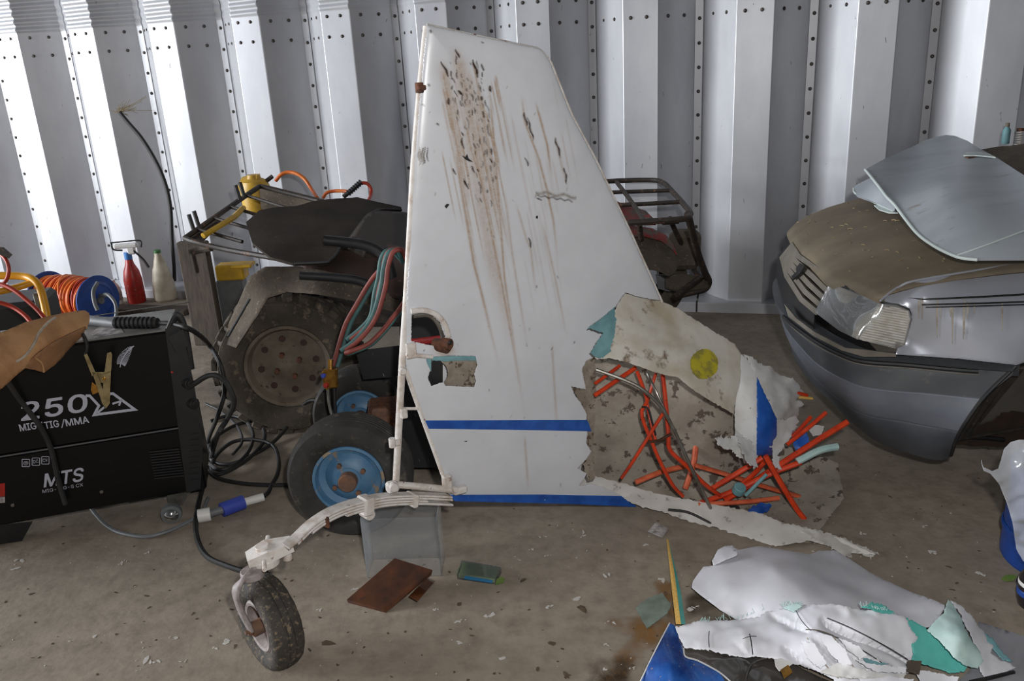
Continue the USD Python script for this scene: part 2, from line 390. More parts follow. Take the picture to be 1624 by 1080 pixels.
mat("cap_blue", (62, 122, 190), rough=0.4)
mat("cap_green", (60, 110, 60), rough=0.4)
mat("plug_blue", (58, 74, 168), rough=0.45)
mat("timber_old", (84, 74, 64), (66, 58, 50), 10, rough=0.9, stretch=(8, 8, 1))
mat("block_brown", (82, 47, 27), (52, 32, 23), 9, rough=0.25, c3=(40, 28, 22), scale3=14, lo3=0.56, hi3=0.70)
mat("card_green", (136, 170, 128), (166, 180, 126), 40, rough=0.5)
mat("card_blue", (40, 110, 150), rough=0.5)
mat("leaf_green", (74, 104, 40), (92, 110, 52), 40, rough=0.6)
mat("wood_yellow", (214, 176, 96), (196, 152, 76), 30, rough=0.7, stretch=(6, 6, 0.6))
mat("foil_blue", (44, 104, 186), (20, 52, 122), 7, 0.38, 0.62, rough=0.3, metal=0.2, c3=(150, 136, 128), scale3=110, lo3=0.64, hi3=0.68, coat=0.4)
mat("film_smoked", (70, 66, 62), (56, 53, 50), 8, rough=0.16, spec=0.7, c3=(110, 100, 92), scale3=40, lo3=0.66, hi3=0.74, coat=0.5)
mat("fibre_white", (218, 218, 222), (206, 206, 212), 6, rough=0.45)
mat("fibre_grey", (206, 206, 211), (194, 194, 200), 5, rough=0.4, c3=(130, 116, 104), scale3=60, lo3=0.72, hi3=0.77)
mat("vinyl_grey", (140, 140, 144), (128, 128, 132), 6, rough=0.55)
mat("car_silver", (172, 175, 184), (164, 167, 176), 4, rough=0.3, metal=0.25, coat=0.6, c3=(130, 120, 108), scale3=18, lo3=0.68, hi3=0.76)
mat("car_dusty", (118, 106, 88), (102, 92, 77), 4, rough=0.75, c3=(160, 146, 122), scale3=70, lo3=0.70, hi3=0.74, stretch=(1, 1.6, 1))
mat("car_lid", (166, 172, 178), (154, 160, 166), 3, rough=0.45, metal=0.1, c3=(124, 110, 92), scale3=9, lo3=0.62, hi3=0.74, stretch=(1, 2.2, 1))
mat("car_lid_edge", (190, 200, 198), rough=0.5)
mat("bumper_dark", (64, 67, 72), (74, 76, 78), 7, rough=0.6, c3=(92, 90, 86), scale3=26, lo3=0.64, hi3=0.72)
mat("bumper_grey", (108, 112, 120), (98, 102, 110), 6, rough=0.45, c3=(84, 84, 84), scale3=20, lo3=0.66, hi3=0.74)
mat("bumper_low", (82, 86, 92), (72, 76, 82), 7, rough=0.5)
mat("grime_dark", (40, 36, 32), (58, 50, 42), 16, rough=0.9, c3=(96, 82, 64), scale3=40, lo3=0.62, hi3=0.70)
mat("grille_grey", (112, 106, 96), (96, 90, 82), 10, rough=0.6)
mat("trim_black", (24, 24, 26), (34, 33, 32), 20, rough=0.55)
mat("liner_grey", (96, 92, 86), (84, 80, 74), 8, rough=0.8)
mat("liner_rust", (58, 42, 32), (44, 34, 28), 16, rough=0.9)
mat("lamp_dim", (128, 120, 106), (104, 96, 84), 20, rough=0.3, metal=0.3)
mat("lamp_back", (214, 210, 204), (186, 176, 156), 40, rough=0.25, metal=0.4)
mat("blue_drum", (24, 62, 134), (20, 52, 112), 8, rough=0.35)
mat("bottle_dark", (24, 22, 26), (34, 28, 32), 10, rough=0.25, coat=0.5)
mat("red_bar", (150, 28, 30), (120, 26, 28), 14, rough=0.5)
mat("glass_shard", (128, 142, 132), (108, 120, 110), 18, rough=0.3)
mat("straw", (150, 132, 98), rough=0.9)
def pane(name, tint, fac=0.12, rough=0.05, haze=0.0):
    n = {"t": ("transparent_bsdf", {"color": tint}), "g": ("glossy_bsdf", {"color": (1, 1, 1), "roughness": rough}),
         "d": ("diffuse_bsdf", {"color": (0.8, 0.82, 0.85)}), "f": ("fresnel", {"IOR": 1.45}),
         "m": ("mix_closure", {}), "h": ("mix_closure", {"fac": haze})}
    M[name] = usdkit.material(stage, f"/World/Looks/{name}", n, [("f.fac", "m.fac"), ("t.BSDF", "m.closure1"), ("g.BSDF", "m.closure2"), ("m.closure", "h.closure1"), ("d.BSDF", "h.closure2")], surface="h.closure")
pane("clear_plastic", (0.96, 0.97, 0.98), haze=0.05)
pane("clear_wrap", (0.9, 0.92, 0.96), haze=0.28, rough=0.15)
pane("lamp_lens", (0.97, 0.97, 0.96), haze=0.08)
pane("teal_film", (0.9, 0.97, 0.94), haze=0.10)

# ================================================================== SETTING
# floor slab
fv = [wallpt(-9.5, -0.3, 0), wallpt(6.0, -0.3, 0), wallpt(6.0, 9.0, 0), wallpt(-9.5, 9.0, 0)]
fc = np.mean(fv, 0)
floor = part(None, "floor", box(fc + [0, 0, -0.1], (15.5, 9.3, 0.2), -YAW, 0.01), "concrete", smooth=False)
tag(floor, kind="structure")

def blotch(name, c, lo, hi, scale):
    n = {"g": ("geometry", {}), "n": ("noise_texture", {"scale": scale, "detail": 5.0}), "r": ("map_range", {"from_min": lo, "from_max": hi, "clamp": True}),
         "a": ("attribute", {"attribute": "stain"}), "x": ("math", {"math_type": "multiply"}), "t": ("transparent_bsdf", {}), "d": ("diffuse_bsdf", {"color": lin(c)}), "m": ("mix_closure", {})}
    M[name] = usdkit.material(stage, f"/World/Looks/{name}", n, [("g.position", "n.vector"), ("n.fac", "r.value"), ("r.result", "x.value1"), ("a.fac", "x.value2"), ("x.value", "m.fac"), ("t.BSDF", "m.closure1"), ("d.BSDF", "m.closure2")], surface="m.closure")
blotch("floor_rust", (138, 100, 56), .3, .8, 14); blotch("floor_dark", (70, 60, 50), .35, .75, 10)
for poly, cen, rad, m in (([(965, 985), (1062, 975), (1070, 1000), (1030, 1030), (1000, 1062), (985, 1090), (940, 1090), (975, 1040), (1010, 1010), (985, 1000)], None, 14, "floor_rust"), ([(1090, 950), (1110, 935), (1180, 985), (1140, 985), (1092, 985)], None, 10, "floor_dark"), ([(1040, 925), (1075, 925), (1078, 985), (1062, 985), (1050, 950)], None, 9, "floor_rust"), ([(930, 1050), (1010, 1040), (1000, 1095), (920, 1095)], None, 16, "floor_dark")):
    pg = Polygon(poly).buffer(6); P_, T_ = tri2d(pg, 5)
    d_ = rays(P_); V_ = EYE + d_ * ((.0007 - CAM_H) / d_[:, 2])[:, None]
    if np.cross(V_[T_[0][1]] - V_[T_[0][0]], V_[T_[0][2]] - V_[T_[0][0]])[2] < 0: T_ = T_[:, ::-1]
    k_ = np.clip(shapely.distance(pg.exterior, shapely.points(P_[:, 0], P_[:, 1])) / rad, 0, 1)
    part(floor, "stain", (V_, T_), m, col=np.repeat(k_[:, None], 3, 1))

# corrugated arch panels of the back wall, each a steel sheet with one proud rib and a lap strip
KNEE, ARC_R = 1.77, 4.0
def prof_up(n_arc=50, end=0.62):
    """(inward shift, height, ripple) going up the wall and into the arch"""
    out = [(0.0, z, 0.0) for z in (-0.0, 0.4, 0.8, 1.2, 1.6, KNEE)]
    for i in range(1, n_arc * 4 + 1):
        t = end * i / (n_arc * 4)
        out.append((ARC_R * (1 - math.cos(t)), KNEE + ARC_R * math.sin(t), 0.007 * math.sin(2 * math.pi * i / 4 - math.pi / 2) + 0.004))
    return out
UPP = prof_up()
def panel_mesh(s):
    b, c, d, P = 0.218382, 0.406548, 0.185146, PITCH_W
    cross = [(-0.004, 0.0035), (0.038, 0.0035), (0.0415, -0.004), (0.046, 0.004), (b - 0.004, d - 0.003), (b, d), (b + 0.004, d + 0.0008), (c - 0.004, d + 0.0008), (c, d), (c + 0.004, d - 0.003), (P - 0.004, 0.001), (P + 0.03, 0.0)]
    G = []
    for sh, z, rip in UPP:
        t = 0 if z <= KNEE else math.asin(min(1, (z - KNEE) / ARC_R))
        row = []
        for (x, dep) in cross:
            q = dep + rip * (1 if dep > 0.05 else 0.6)
            row.append(wallpt(s + x, sh + q * math.cos(t), z - q * math.sin(t)))
        G.append(row)
    return grid(np.array(G), 0.0012)
wall = setting("wall_back", wallpt(0, 0, 0))
PANELS = range(-5, 11)
for n in PANELS:
    part(wall, "panel", panel_mesh(S0 + n * PITCH_W), "wall_metal", smooth=25)
# bolts: pan heads on the lap seams and on the two cross rows
bolts = []
bolt0 = lathe([(0, 0.006), (0.0045, 0.0055), (0.0075, 0.003), (0.0085, 0.0), (0.0105, 0.0), (0.0105, -0.002)], 8)
def bolt(p, nrm):
    m = bolt0.copy(); m.vertices = np.asarray(m.vertices) @ frame_of(nrm).T + p; bolts.append(m)
def pt_on(s, x, z):
    b, c, d, P = 0.218382, 0.406548, 0.185146, PITCH_W
    if x < 0.045: dep, nn = 0.0035, NW
    elif x < b: dep = d * (x - 0.046) / (b - 0.046); nn = NW * (b - 0.046) - DW * d
    elif x < c: dep, nn = d, NW
    else: dep = d * (P - x) / (P - c); nn = NW * (P - c) + DW * d
    nn = nn / np.linalg.norm(nn)
    bolt(wallpt(s + x, dep, z) + nn * 0.002, nn)
for n in range(-5, 10):
    s = S0 + n * PITCH_W
    for k in range(14): pt_on(s, 0.019, 0.06 + 0.1285 * k + (0.01 if n % 2 else 0))
    for z in (1.631, 1.745):
        for x in (0.095, 0.165, 0.26, 0.345, 0.455, 0.535): pt_on(s, x, z)
part(wall, "bolt", bolts, "bolt_metal", kind="stuff")
rsc = random.Random(77); sc_ = []
for k in range(90):
    s = S0 + rsc.randint(-4, 8) * PITCH_W; x = rsc.choice([rsc.uniform(.07, .2), rsc.uniform(.23, .39), rsc.uniform(.42, .57)]); z = rsc.uniform(.3, 1.7)
    pa, pb_, pc, pdd = 0.218382, 0.406548, 0.185146, PITCH_W
    def srf(xx): return pc * (xx - .046) / (pa - .046) if xx < pa else (pc if xx < pb_ else pc * (pdd - xx) / (pdd - pb_))
    L, w = rsc.uniform(.006, .03), rsc.uniform(.0008, .0022); dx = rsc.uniform(-.4, .4) * L
    q = [wallpt(s + xx, srf(xx) + .0022, zz) for xx, zz in ((x, z), (x + w, z), (x + w + dx, z + L), (x + dx, z + L))]
    sc_.append(trimesh.Trimesh(np.array(q), [[0, 1, 2], [0, 2, 3]], process=False))
part(wall, "scuff_mark", sc_, "bolt_metal", smooth=False, kind="stuff")
# white flashing along the foot of the wall
bb = setting("baseboard_back", wallpt(0, 0, 0))
for k in range(5):
    a = -4.8 + k * 2.0
    cr = [(0.236, 0.0), (0.236, 0.052), (0.231, 0.058), (0.01, 0.064)]
    G = np.array([[wallpt(a + u, dd, z) for dd, z in cr] for u in (0, 1.99)])
    part(bb, "flashing", grid(G, 0.0015), "wall_metal", smooth=False)
# the rest of the arch, the far side and the closed right-hand end
G = []
for i in range(41):
    t = 0.62 + (math.pi - 0.62) * i / 40
    G.append([wallpt(s, ARC_R * (1 - math.cos(t)), KNEE + ARC_R * math.sin(t) + 0.02) for s in (-5.2, 4.9)])
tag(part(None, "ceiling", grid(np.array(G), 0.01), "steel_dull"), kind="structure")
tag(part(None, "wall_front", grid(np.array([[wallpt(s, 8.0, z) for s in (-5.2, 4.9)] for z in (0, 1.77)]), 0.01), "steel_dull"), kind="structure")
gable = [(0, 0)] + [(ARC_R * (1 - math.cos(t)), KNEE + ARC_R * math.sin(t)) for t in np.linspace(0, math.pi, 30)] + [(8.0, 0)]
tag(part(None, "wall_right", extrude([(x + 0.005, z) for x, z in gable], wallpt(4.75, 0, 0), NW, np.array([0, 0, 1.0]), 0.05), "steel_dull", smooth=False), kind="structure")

# ================================================================== AIRCRAFT TAIL WRECK
FY = math.radians(24)
FT = np.array([math.cos(FY), math.sin(FY), 0.0]); FN = np.array([math.sin(FY), -math.cos(FY), 0.0])
FP0 = np.array([-0.34, 2.21, 0.0])
def fp(x, y, off=0.0): return onp(x, y, FP0 + FN * off, FN)
FPL = (FP0, FN)
air = thing("aircraft_tail", "wrecked white aircraft tail with rust-streaked upright fin, blue stripe and bent tailwheel", "aircraft wreck", (-0.05, 2.3, 0))

fin_outer = [(677, 39), (760, 57), (856, 77), (863, 84), (872, 97), (905, 180), (945, 255), (1000, 370), (1048, 476)]
fin_torn = [(1030, 474), (1010, 470), (992, 464), (984, 474), (975, 489), (952, 506), (934, 519), (957, 528), (950, 545), (938, 557), (946, 566), (930, 572), (923, 587), (927, 605), (930, 618), (906, 613), (912, 628), (920, 637), (927, 650), (931, 657), (930, 668), (932, 685), (930, 703), (938, 716), (933, 724), (927, 732), (916, 743), (931, 751), (925, 762), (918, 771), (940, 768), (960, 774), (985, 786), (1002, 797)]
fin_left = [(860, 793), (720, 788), (712, 783), (703, 755), (672, 668), (646, 594), (640, 560), (644, 480), (650, 380), (657, 260), (668, 130)]
hole1 = [(653, 499), (668, 496), (683, 498), (698, 511), (706, 534), (699, 550), (678, 547), (652, 541)]
hole2 = [(684, 566), (715, 564), (754, 565), (757, 579), (752, 594), (755, 603), (752, 614), (730, 613), (707, 612), (703, 606), (694, 609), (684, 613), (679, 600), (681, 592), (684, 583)]
body_poly = Polygon(fin_outer + [(1048, 560), (1010, 797)] + fin_left)     # airfoil outline before the tear, for the bulge
bnd = body_poly.exterior
def bulge(P):
    dd = shapely.distance(bnd, shapely.points(P[:, 0], P[:, 1]))
    t = np.clip(dd / 70.0, 0, 1)
    return 0.017 * (np.sqrt(t * (2 - t)) - 1) + 0.004 * (meshkit.fbm(np.c_[P / 90.0, np.zeros(len(P))], 3, 3) - 0.5)
skin, SP = psheet(fin_outer + fin_torn + fin_left, lambda P: bulge(P), "p", 1.75, 0.0022, plane=FPL, holes=[hole1, hole2], jag=0.35, seed=4, ret=True)

def fin_stain(P):
    """rgb masks: brown run-off streaks, dark chips, grey scuffs - dirt that belongs to the skin, in fin coordinates"""
    rng = np.random.default_rng(11)
    out = np.zeros((len(P), 3)); x, y = P[:, 0], P[:, 1]
    def stroke(pts, w, s, ch, taper=True):
        p = resample(np.array(pts, float), 4.0)
        yy, xx = p[:, 1], p[:, 0]
        c = np.interp(y, yy, xx, left=-1e4, right=-1e4)
        u = np.clip((y - yy[0]) / max(1e-6, yy[-1] - yy[0]), 0, 1)
        ends = np.sqrt(np.clip(np.sin(np.pi * u), 0, 1)); inside = (y >= yy[0] - 1) & (y <= yy[-1] + 1)
        prof = inside * s * (np.exp(-((x - c) / w) ** 2) * np.clip(u * 8, 0, 1) * np.clip((1 - u) * 3, 0, 1) if taper else np.exp(-((x - c + 1.0 * np.sin(y * .3 + c[len(c) // 2])) / (w * ends + .05)) ** 2))
        out[:, ch] = np.maximum(out[:, ch], prof)
    # broad tan wash of the main cluster
    for (a, b, w, s) in (((700, 92), (742, 300), 9, .55), ((722, 70), (775, 330), 11, .6), ((738, 100), (783, 300), 8, .5), ((752, 110), (800, 420), 7, .45), ((735, 180), (800, 520), 10, .45), ((755, 250), (812, 560), 9, .42)):
        stroke([a, b], w, s, 0)
    main = [[(720, 229), (735, 320), (752, 420), (762, 458), (793, 587)], [(728, 150), (748, 240), (761, 280), (790, 420), (816, 560), (833, 662)], [(745, 200), (766, 300), (785, 400), (800, 500)], [(775, 130), (785, 240), (792, 330), (800, 440), (826, 620)],
            [(827, 150), (833, 195), (855, 253), (868, 303), (878, 352), (885, 420)], [(849, 160), (868, 230), (876, 290)], [(880, 215), (890, 260), (902, 300)], [(818, 320), (835, 380), (842, 396), (850, 470)], [(860, 350), (878, 430), (900, 540)], [(800, 300), (812, 400), (838, 560)], [(832, 690), (838, 780)], [(875, 540), (884, 690)]]
    for k, m in enumerate(main): stroke(m, 2.3 if k < 3 else 1.9, .85 if k < 6 else .5, 0)
    for k in range(60):
        x0 = rng.uniform(698, 792); y0 = rng.uniform(85, 250) + abs(x0 - 735) * .4; L = rng.uniform(40, 210)
        stroke([(x0, y0), (x0 + L * .2, y0 + L)], rng.uniform(.9, 1.9), rng.uniform(.45, .95), 0)
    for k in range(26):
        x0 = rng.uniform(790, 900); y0 = rng.uniform(120, 430); L = rng.uniform(50, 180)
        stroke([(x0, y0), (x0 + L * .19, y0 + L)], rng.uniform(.9, 1.6), rng.uniform(.12, .35), 0)
    # dark scabs
    for k in range(105):
        u = rng.beta(1.6, 2.2); yy0 = 85 + 250 * u; c = 706 + 0.19 * (yy0 - 85) + rng.uniform(-4, 58) * (1 - .3 * u)
        L = rng.uniform(3, 13)
        stroke([(c, yy0), (c + L * .25, yy0 + L)], rng.uniform(.7, 1.6), rng.uniform(.5, 1.0), 1, False)
    for (a, b, w) in (((700, 98), (712, 122), 2.2), ((723, 78), (728, 92), 2.2), ((750, 95), (759, 124), 2.6), ((728, 143), (733, 152), 3.2), ((711, 156), (713, 166), 2.8), ((777, 136), (779, 146), 2.4), ((831, 178), (836, 200), 2.0), ((836, 186), (846, 222), 1.6), ((880, 218), (890, 252), 1.7), ((895, 265), (899, 292), 1.7), ((833, 250), (838, 264), 1.5), ((762, 152), (764, 160), 2.6), ((838, 376), (843, 394), 1.6), ((732, 217), (735, 236), 1.7), ((719, 266), (722, 278), 1.6), ((736, 284), (742, 300), 1.7), ((851, 313), (858, 318), 2.5), ((666, 54), (668, 66), 2.6), ((681, 47), (683, 53), 2.2), ((678, 132), (681, 138), 2.2), ((671, 164), (673, 169), 2.2), ((692, 195), (695, 199), 2.2), ((763, 66), (766, 69), 1.8)):
        stroke([a, b], w, 1.0, 1, False)
    # grey scuffs and scratches
    for k in range(14):
        x0 = rng.uniform(664, 678); stroke([(x0, 232 + rng.uniform(0, 8)), (x0 + rng.uniform(-3, 2), 252 + rng.uniform(0, 12))], 1.0, .95, 1 if k % 3 else 2, False)
    d = np.abs(y - (305 + (x - 850) * .12 + 2 * np.sin(x * .23))); out[:, 2] = np.maximum(out[:, 2], np.exp(-(d / 2.6) ** 2) * (x > 849) * (x < 914) * .9)
    d = np.abs(y - (310 + (x - 852) * .16 + 1.2 * np.sin(x * .5))); out[:, 1] = np.maximum(out[:, 1], np.exp(-(d / 1.3) ** 2) * (x > 852) * (x < 908) * .8)
    for k in range(40):
        xx, yy0 = rng.uniform(660, 920), rng.uniform(100, 780); L = rng.uniform(2, 7)
        stroke([(xx, yy0), (xx + rng.uniform(-2, 2), yy0 + L)], rng.uniform(.6, 1.2), rng.uniform(.3, .8), int(rng.integers(1, 3)), False)
    # rust round the hinge pin
    r = np.hypot(x - 706, (y - 556) * 1.6); out[:, 0] = np.maximum(out[:, 0], np.exp(-(r / 13) ** 2)); r = np.hypot(x - 668, (y - 138)); out[:, 0] = np.maximum(out[:, 0], np.exp(-(r / 5) ** 2))
    # grime at the torn rim and along the lower edge
    r = np.hypot(x - 712, (y - 770) * 1.0); out[:, 2] = np.maximum(out[:, 2], .7 * np.exp(-(r / 14) ** 2))
    return np.clip(out, 0, 1)
part(air, "fin_skin", skin, "fin_paint", col=fin_stain(SP))
back = psheet(Polygon(fin_outer + [(1010, 474), (968, 490), (945, 540), (925, 575), (918, 620), (925, 720), (915, 792)] + fin_left, [list(Polygon(hole1).buffer(5).exterior.coords)]), lambda P: -0.05 - bulge(P), "p", 9.0, 0.002, plane=FPL, seed=5)
part(air, "fin_back_skin", back, "fin_white", smooth=True)
# rolled leading and top edges, red-brown trim on the rim
rim = [fp(x, y, -0.025) for x, y in [(677, 40), (760, 58), (856, 78), (864, 86), (873, 98), (906, 181), (946, 256), (1001, 371), (1050, 479)]]
part(air, "fin_edge", sweep(resample(np.array(rim), 0.02), 0.0045, 8), "rusty_white")
nose = []
for t in np.linspace(0, 1, 60):
    q = resample(np.array(rim), 0.005); i = int(t * (len(q) - 1)); nose.append([q[i] + FN * o for o in (0.002, -0.002)])
# gashes through the skin
chips = [[(732, 246), (738, 249), (741, 244), (743, 251), (750, 257), (744, 256), (738, 253)], [(705, 327), (709, 323), (713, 324), (708, 331)], [(736, 286), (738, 287), (742, 298), (739, 294)], [(735, 700), (741, 699), (740, 701)], [(850, 343), (853, 342), (853, 347), (850, 346)]]
for c in chips: part(air, "gash", psheet(c, lambda P: bulge(P) + 0.0009, "p", 3, 0.0005, plane=FPL), "trim_black", smooth=False)
# blue stripe of paint film, and the blue lower edge band
stripe = [(674, 667), (760, 666.5), (860, 666), (931, 666), (934, 672), (938, 684), (860, 682.5), (760, 681), (680, 680)]
part(air, "stripe", psheet(stripe, lambda P: bulge(P) + 0.0006, "p", 4, 0.0004, plane=FPL), "stripe_blue", smooth=True, label="blue stripe across the lower fin")
part(air, "stripe", psheet([(714, 785), (860, 784.5), (985, 787), (1004, 798.5), (1010, 804), (900, 799), (722, 795)], lambda P: bulge(P) + 0.001, "p", 5, 0.003, plane=FPL), "stripe_blue", smooth=True, label="blue band along the bottom edge of the skin")
# seam line
# former behind the second hole, with its round lightening hole and green edge strip
circ = Point(688, 586).buffer(1)
former = Polygon([(676, 568), (765, 567), (766, 620), (676, 618)]).difference(shapely.affinity.scale(Point(686, 592).buffer(24), 1.0, 0.95))
if former.geom_type != "Polygon": former = max(former.geoms, key=lambda g: g.area)
part(air, "rib", psheet(former, lambda P: np.full(len(P), -0.012), "p", 5, 0.003, plane=FPL, amp=0.0015, freq=30, jag=.4), "former_grey", smooth=False, label="grey-brown rib seen through the torn hole")
part(air, "rib_flange", psheet([(684, 564), (755, 564), (756, 572), (735, 571), (712, 573), (685, 572)], lambda P: np.full(len(P), -0.006), "p", 4, 0.002, plane=FPL, jag=.5), "teal_fabric", label="teal flange above the rib")
part(air, "rib_web", psheet([(672, 560), (702, 560), (702, 625), (676, 620)], lambda P: np.full(len(P), -0.03), "p", 8, 0.002, plane=FPL), "trim_black")
part(air, "torn_lip", psheet([(676, 570), (684, 566), (684, 590), (681, 583), (678, 577)], lambda P: np.full(len(P), 0.004), "p", 3, 0.001, plane=FPL), "teal_fabric")
# hole 1: rolled flange and the pivot pin
arcp = [fp(x, y, 0.002) for x, y in [(652, 494), (668, 492), (684, 495), (697, 503), (707, 518), (712, 536)]]
part(air, "hole_flange", sweep(spline(arcp, 6), 0.008, 8, flat=0.6), "rusty_white")
inner = [fp(x, y, -0.018) for x, y in [(655, 500), (680, 499), (694, 510), (702, 528), (704, 545)]]
part(air, "hole_flange", sweep(spline(inner, 6), 0.009, 8), "steel")
pin = part(air, "pivot_pin", cat(cyl(fp(700, 548, 0.0), FN * .8 + FT * .5, 0.019, 0.05, 16), cyl(fp(708, 545, 0.022), FN * .8 + FT * .5, 0.016, 0.03, 16)), "rust", label="rusty pivot pin")
part(pin, "pin_socket", cyl(fp(713, 543, 0.036), FN * .8 + FT * .5, 0.007, 0.01, 12), "trim_black")
part(air, "control_bar", sweep(np.array([fp(640, 545, -0.045), fp(705, 537, -0.03)]), 0.011, 8, flat=.5), "red_bar", label="red control bar seen through the upper hole")

# rudder post and lower frame of welded tube
def fr(a, b, r, o=-0.02): return rod(fp(*a, o), fp(*b, o), r)
part(air, "rudder_post", cat(tube([fp(677, 42, -0.025), fp(668, 130, -0.025), fp(657, 260, -0.025), fp(650, 380, -0.025), fp(645, 470, -0.025), fp(639, 560, -0.02), fp(634, 648, -0.015), fp(628, 768, -0.015)], 0.0105, 12, 5)), "rusty_white")
part(air, "frame_tube", tube([fp(644, 585, -0.02), fp(660, 632, -0.02), fp(703, 752, -0.02), fp(711, 778, -0.02)], 0.0085, 10), "rusty_white")
part(air, "frame_tube", fr((636, 648), (668, 648), 0.0045), "rusty_white")
part(air, "frame_tube", tube([fp(622, 768, 0.0), fp(670, 772, 0.0), fp(734, 779, 0.0)], 0.0105, 10), "rusty_white")
part(air, "frame_tube", fr((644, 562), (686, 566), 0.006, 0.004), "rusty_white")
part(air, "hinge", cat(cyl(fp(665, 139, 0.0), (0, 0, 1), 0.011, 0.025, 12), box(fp(668, 139, 0.004), (0.022, 0.018, 0.012), FY, 0.002)), "rust", label="rusty upper rudder hinge")
part(air, "hinge", cat(cyl(fp(622, 702, 0.006), (0, 0, 1), 0.010, 0.028, 12), box(fp(628, 702, 0.002), (0.026, 0.016, 0.016), FY, 0.002)), "rusty_white")
part(air, "lug", box(fp(640, 655, -0.004), (0.02, 0.02, 0.03), FY, 0.003), "rusty_white")
part(air, "lug", cyl(fp(638, 588, 0), FN, 0.010, 0.02, 10), "rusty_white")
part(air, "lug", cat(box(fp(622, 772, 0.006), (0.035, 0.03, 0.032), FY, 0.006), cyl(fp(624, 772, 0.02), FN, 0.013, 0.02, 12)), "rusty_white")
part(air, "lug", cat(box(fp(729, 777, 0.006), (0.045, 0.025, 0.022), FY, 0.005), cyl(fp(722, 776, 0.02), FN, 0.009, 0.014, 10), box(fp(709, 764, 0.0), (0.03, 0.02, 0.045), FY, 0.005)), "rusty_white")
part(air, "lug", box(fp(652, 556, 0.004), (0.03, 0.012, 0.045), FY, 0.003), "rusty_white")

# leaf spring from the frame down to the tailwheel
WC = fl(437, 1052) + np.array([0, 0, 0.0])          # where the tailwheel touches the floor
AX = np.array([-0.76, -0.65, 0.0]); AX /= np.linalg.norm(AX)
WR = 0.126
wc = np.array([WC[0], WC[1] + 0.01, WR])
sp_px = [(712, 791), (660, 789), (612, 791), (580, 797), (548, 806), (520, 818), (493, 836), (470, 858), (452, 874)]
Y_a, Y_b = fp(712, 791, 0.01)[1], wc[1] + 0.01
sp_y = Y_a + (Y_b - Y_a) * np.linspace(0, 1, len(sp_px)) ** 1.15
sp = np.array([aty(*p, yy) for p, yy in zip(sp_px, sp_y)])
sp_s = spline(sp, 8)
tang = sp[-1] - sp[0]; side = np.cross(tang, [0, 0, 1.0]); side /= np.linalg.norm(side)
spring = None
for k, (i0, i1) in enumerate(((0, 64), (0, 58), (6, 50), (0, 34))):
    q = sp_s[i0:i1] + np.array([0, 0, 0.010 - 0.0085 * k])
    G = np.array([[p + side * o + np.array([0, 0, zz]) for o, zz in ((-0.019, 0.0), (-0.017, 0.0035), (0.017, 0.0035), (0.019, 0.0), (0.017, -0.0035), (-0.017, -0.0035), (-0.019, 0.0))] for p in q])
    leaf = trimesh.util.concatenate([grid(G), hull(G[0]), hull(G[-1])])
    if spring is None: spring = part(air, "tail_spring", leaf, "rusty_white", smooth=30)
    else: part(spring, "leaf", leaf, "rusty_white", smooth=30)
def band_at(i, w, h, zo=-0.006):
    p = sp_s[i]; t = sp_s[i + 1] - sp_s[i - 1]; t /= np.linalg.norm(t); up = np.cross(side, t); up *= np.sign(up[2])
    return box(p + up * zo, (w, 0.05, h), R=np.stack([t, side, up], 1), bevel=0.005)
part(spring, "clamp_band", cat(band_at(24, 0.035, 0.052, -0.008), cyl(sp_s[24] + [0, 0, -0.034], side, 0.016, 0.04, 14)), "rusty_white")
part(spring, "clamp_band", band_at(9, 0.018, 0.042), "rusty_white")
part(spring, "clamp_band", band_at(42, 0.012, 0.036), "rust")
# tailwheel: steering head, one-sided fork, tyre and rim
head = wc + np.array([0, 0, WR + 0.035])
pA, pB = aty(463, 862, sp_y[-2]), aty(392, 888, wc[1] + 0.02)
hd = (pB - pA) / np.linalg.norm(pB - pA); hs = np.cross(hd, [0, 0, 1.0]); hs /= np.linalg.norm(hs); hu = np.cross(hs, hd)
plate = [pA + hs * o + hu * q for o in (-0.022, 0.022) for q in (-0.012, 0.012)] + [pA + (pB - pA) * .55 + hs * o + hu * q for o in (-0.034, 0.034) for q in (-0.012, 0.02)] + [pB + hs * o + hu * q for o in (-0.024, 0.024) for q in (-0.010, 0.010)]
wheel = part(air, "tail_wheel_head", hull(plate), "rusty_white", smooth=False, label="white steering head above the tailwheel")
hc = pA + (pB - pA) * 0.62
part(wheel, "pivot", cat(cyl(hc + [0, 0, -0.02], (0, 0, 1), 0.036, 0.022, 24), cyl(hc + hu * 0.02, hu, 0.018, 0.012, 18)), "rusty_white")
part(wheel, "steering_arm", cat(rod(hc + hs * 0.02, hc - hs * 0.075 + hd * .01, 0.006), rod(hc, hc + hs * .075 - hd * .02, 0.006), cyl(aty(456, 882, wc[1] + .06), (0, 0, 1), 0.012, 0.02, 12)), "rusty_white")
ftop = wc + AX * 0.062 + np.array([0, 0, WR + 0.014]); fmid = wc + AX * 0.066 + np.array([0, 0, 0.075]) + np.cross(AX, [0, 0, 1.0]) * 0.012
fend = wc + AX * 0.052
fk = spline([hc + [0, 0, -0.03], ftop + AX * 0.002, fmid, fend], 6)
part(wheel, "fork", cat(sweep(fk, 0.017, 10, flat=0.45, flat_dir=AX), cyl(hc * .5 + ftop * .5 + [0, 0, -0.012], (0, 0, 1), 0.03, 0.02, 16)), "rim_light")
tr, tw = 0.044, 0.042
prof = [(0.068, -0.030), (0.076, -0.038), (0.095, tw), ]
side_p = [(0.068, -0.026), (0.074, -0.033), (0.084, -0.040), (0.098, -0.0435), (0.110, -0.041), (0.119, -0.034), (0.1245, -0.022)]
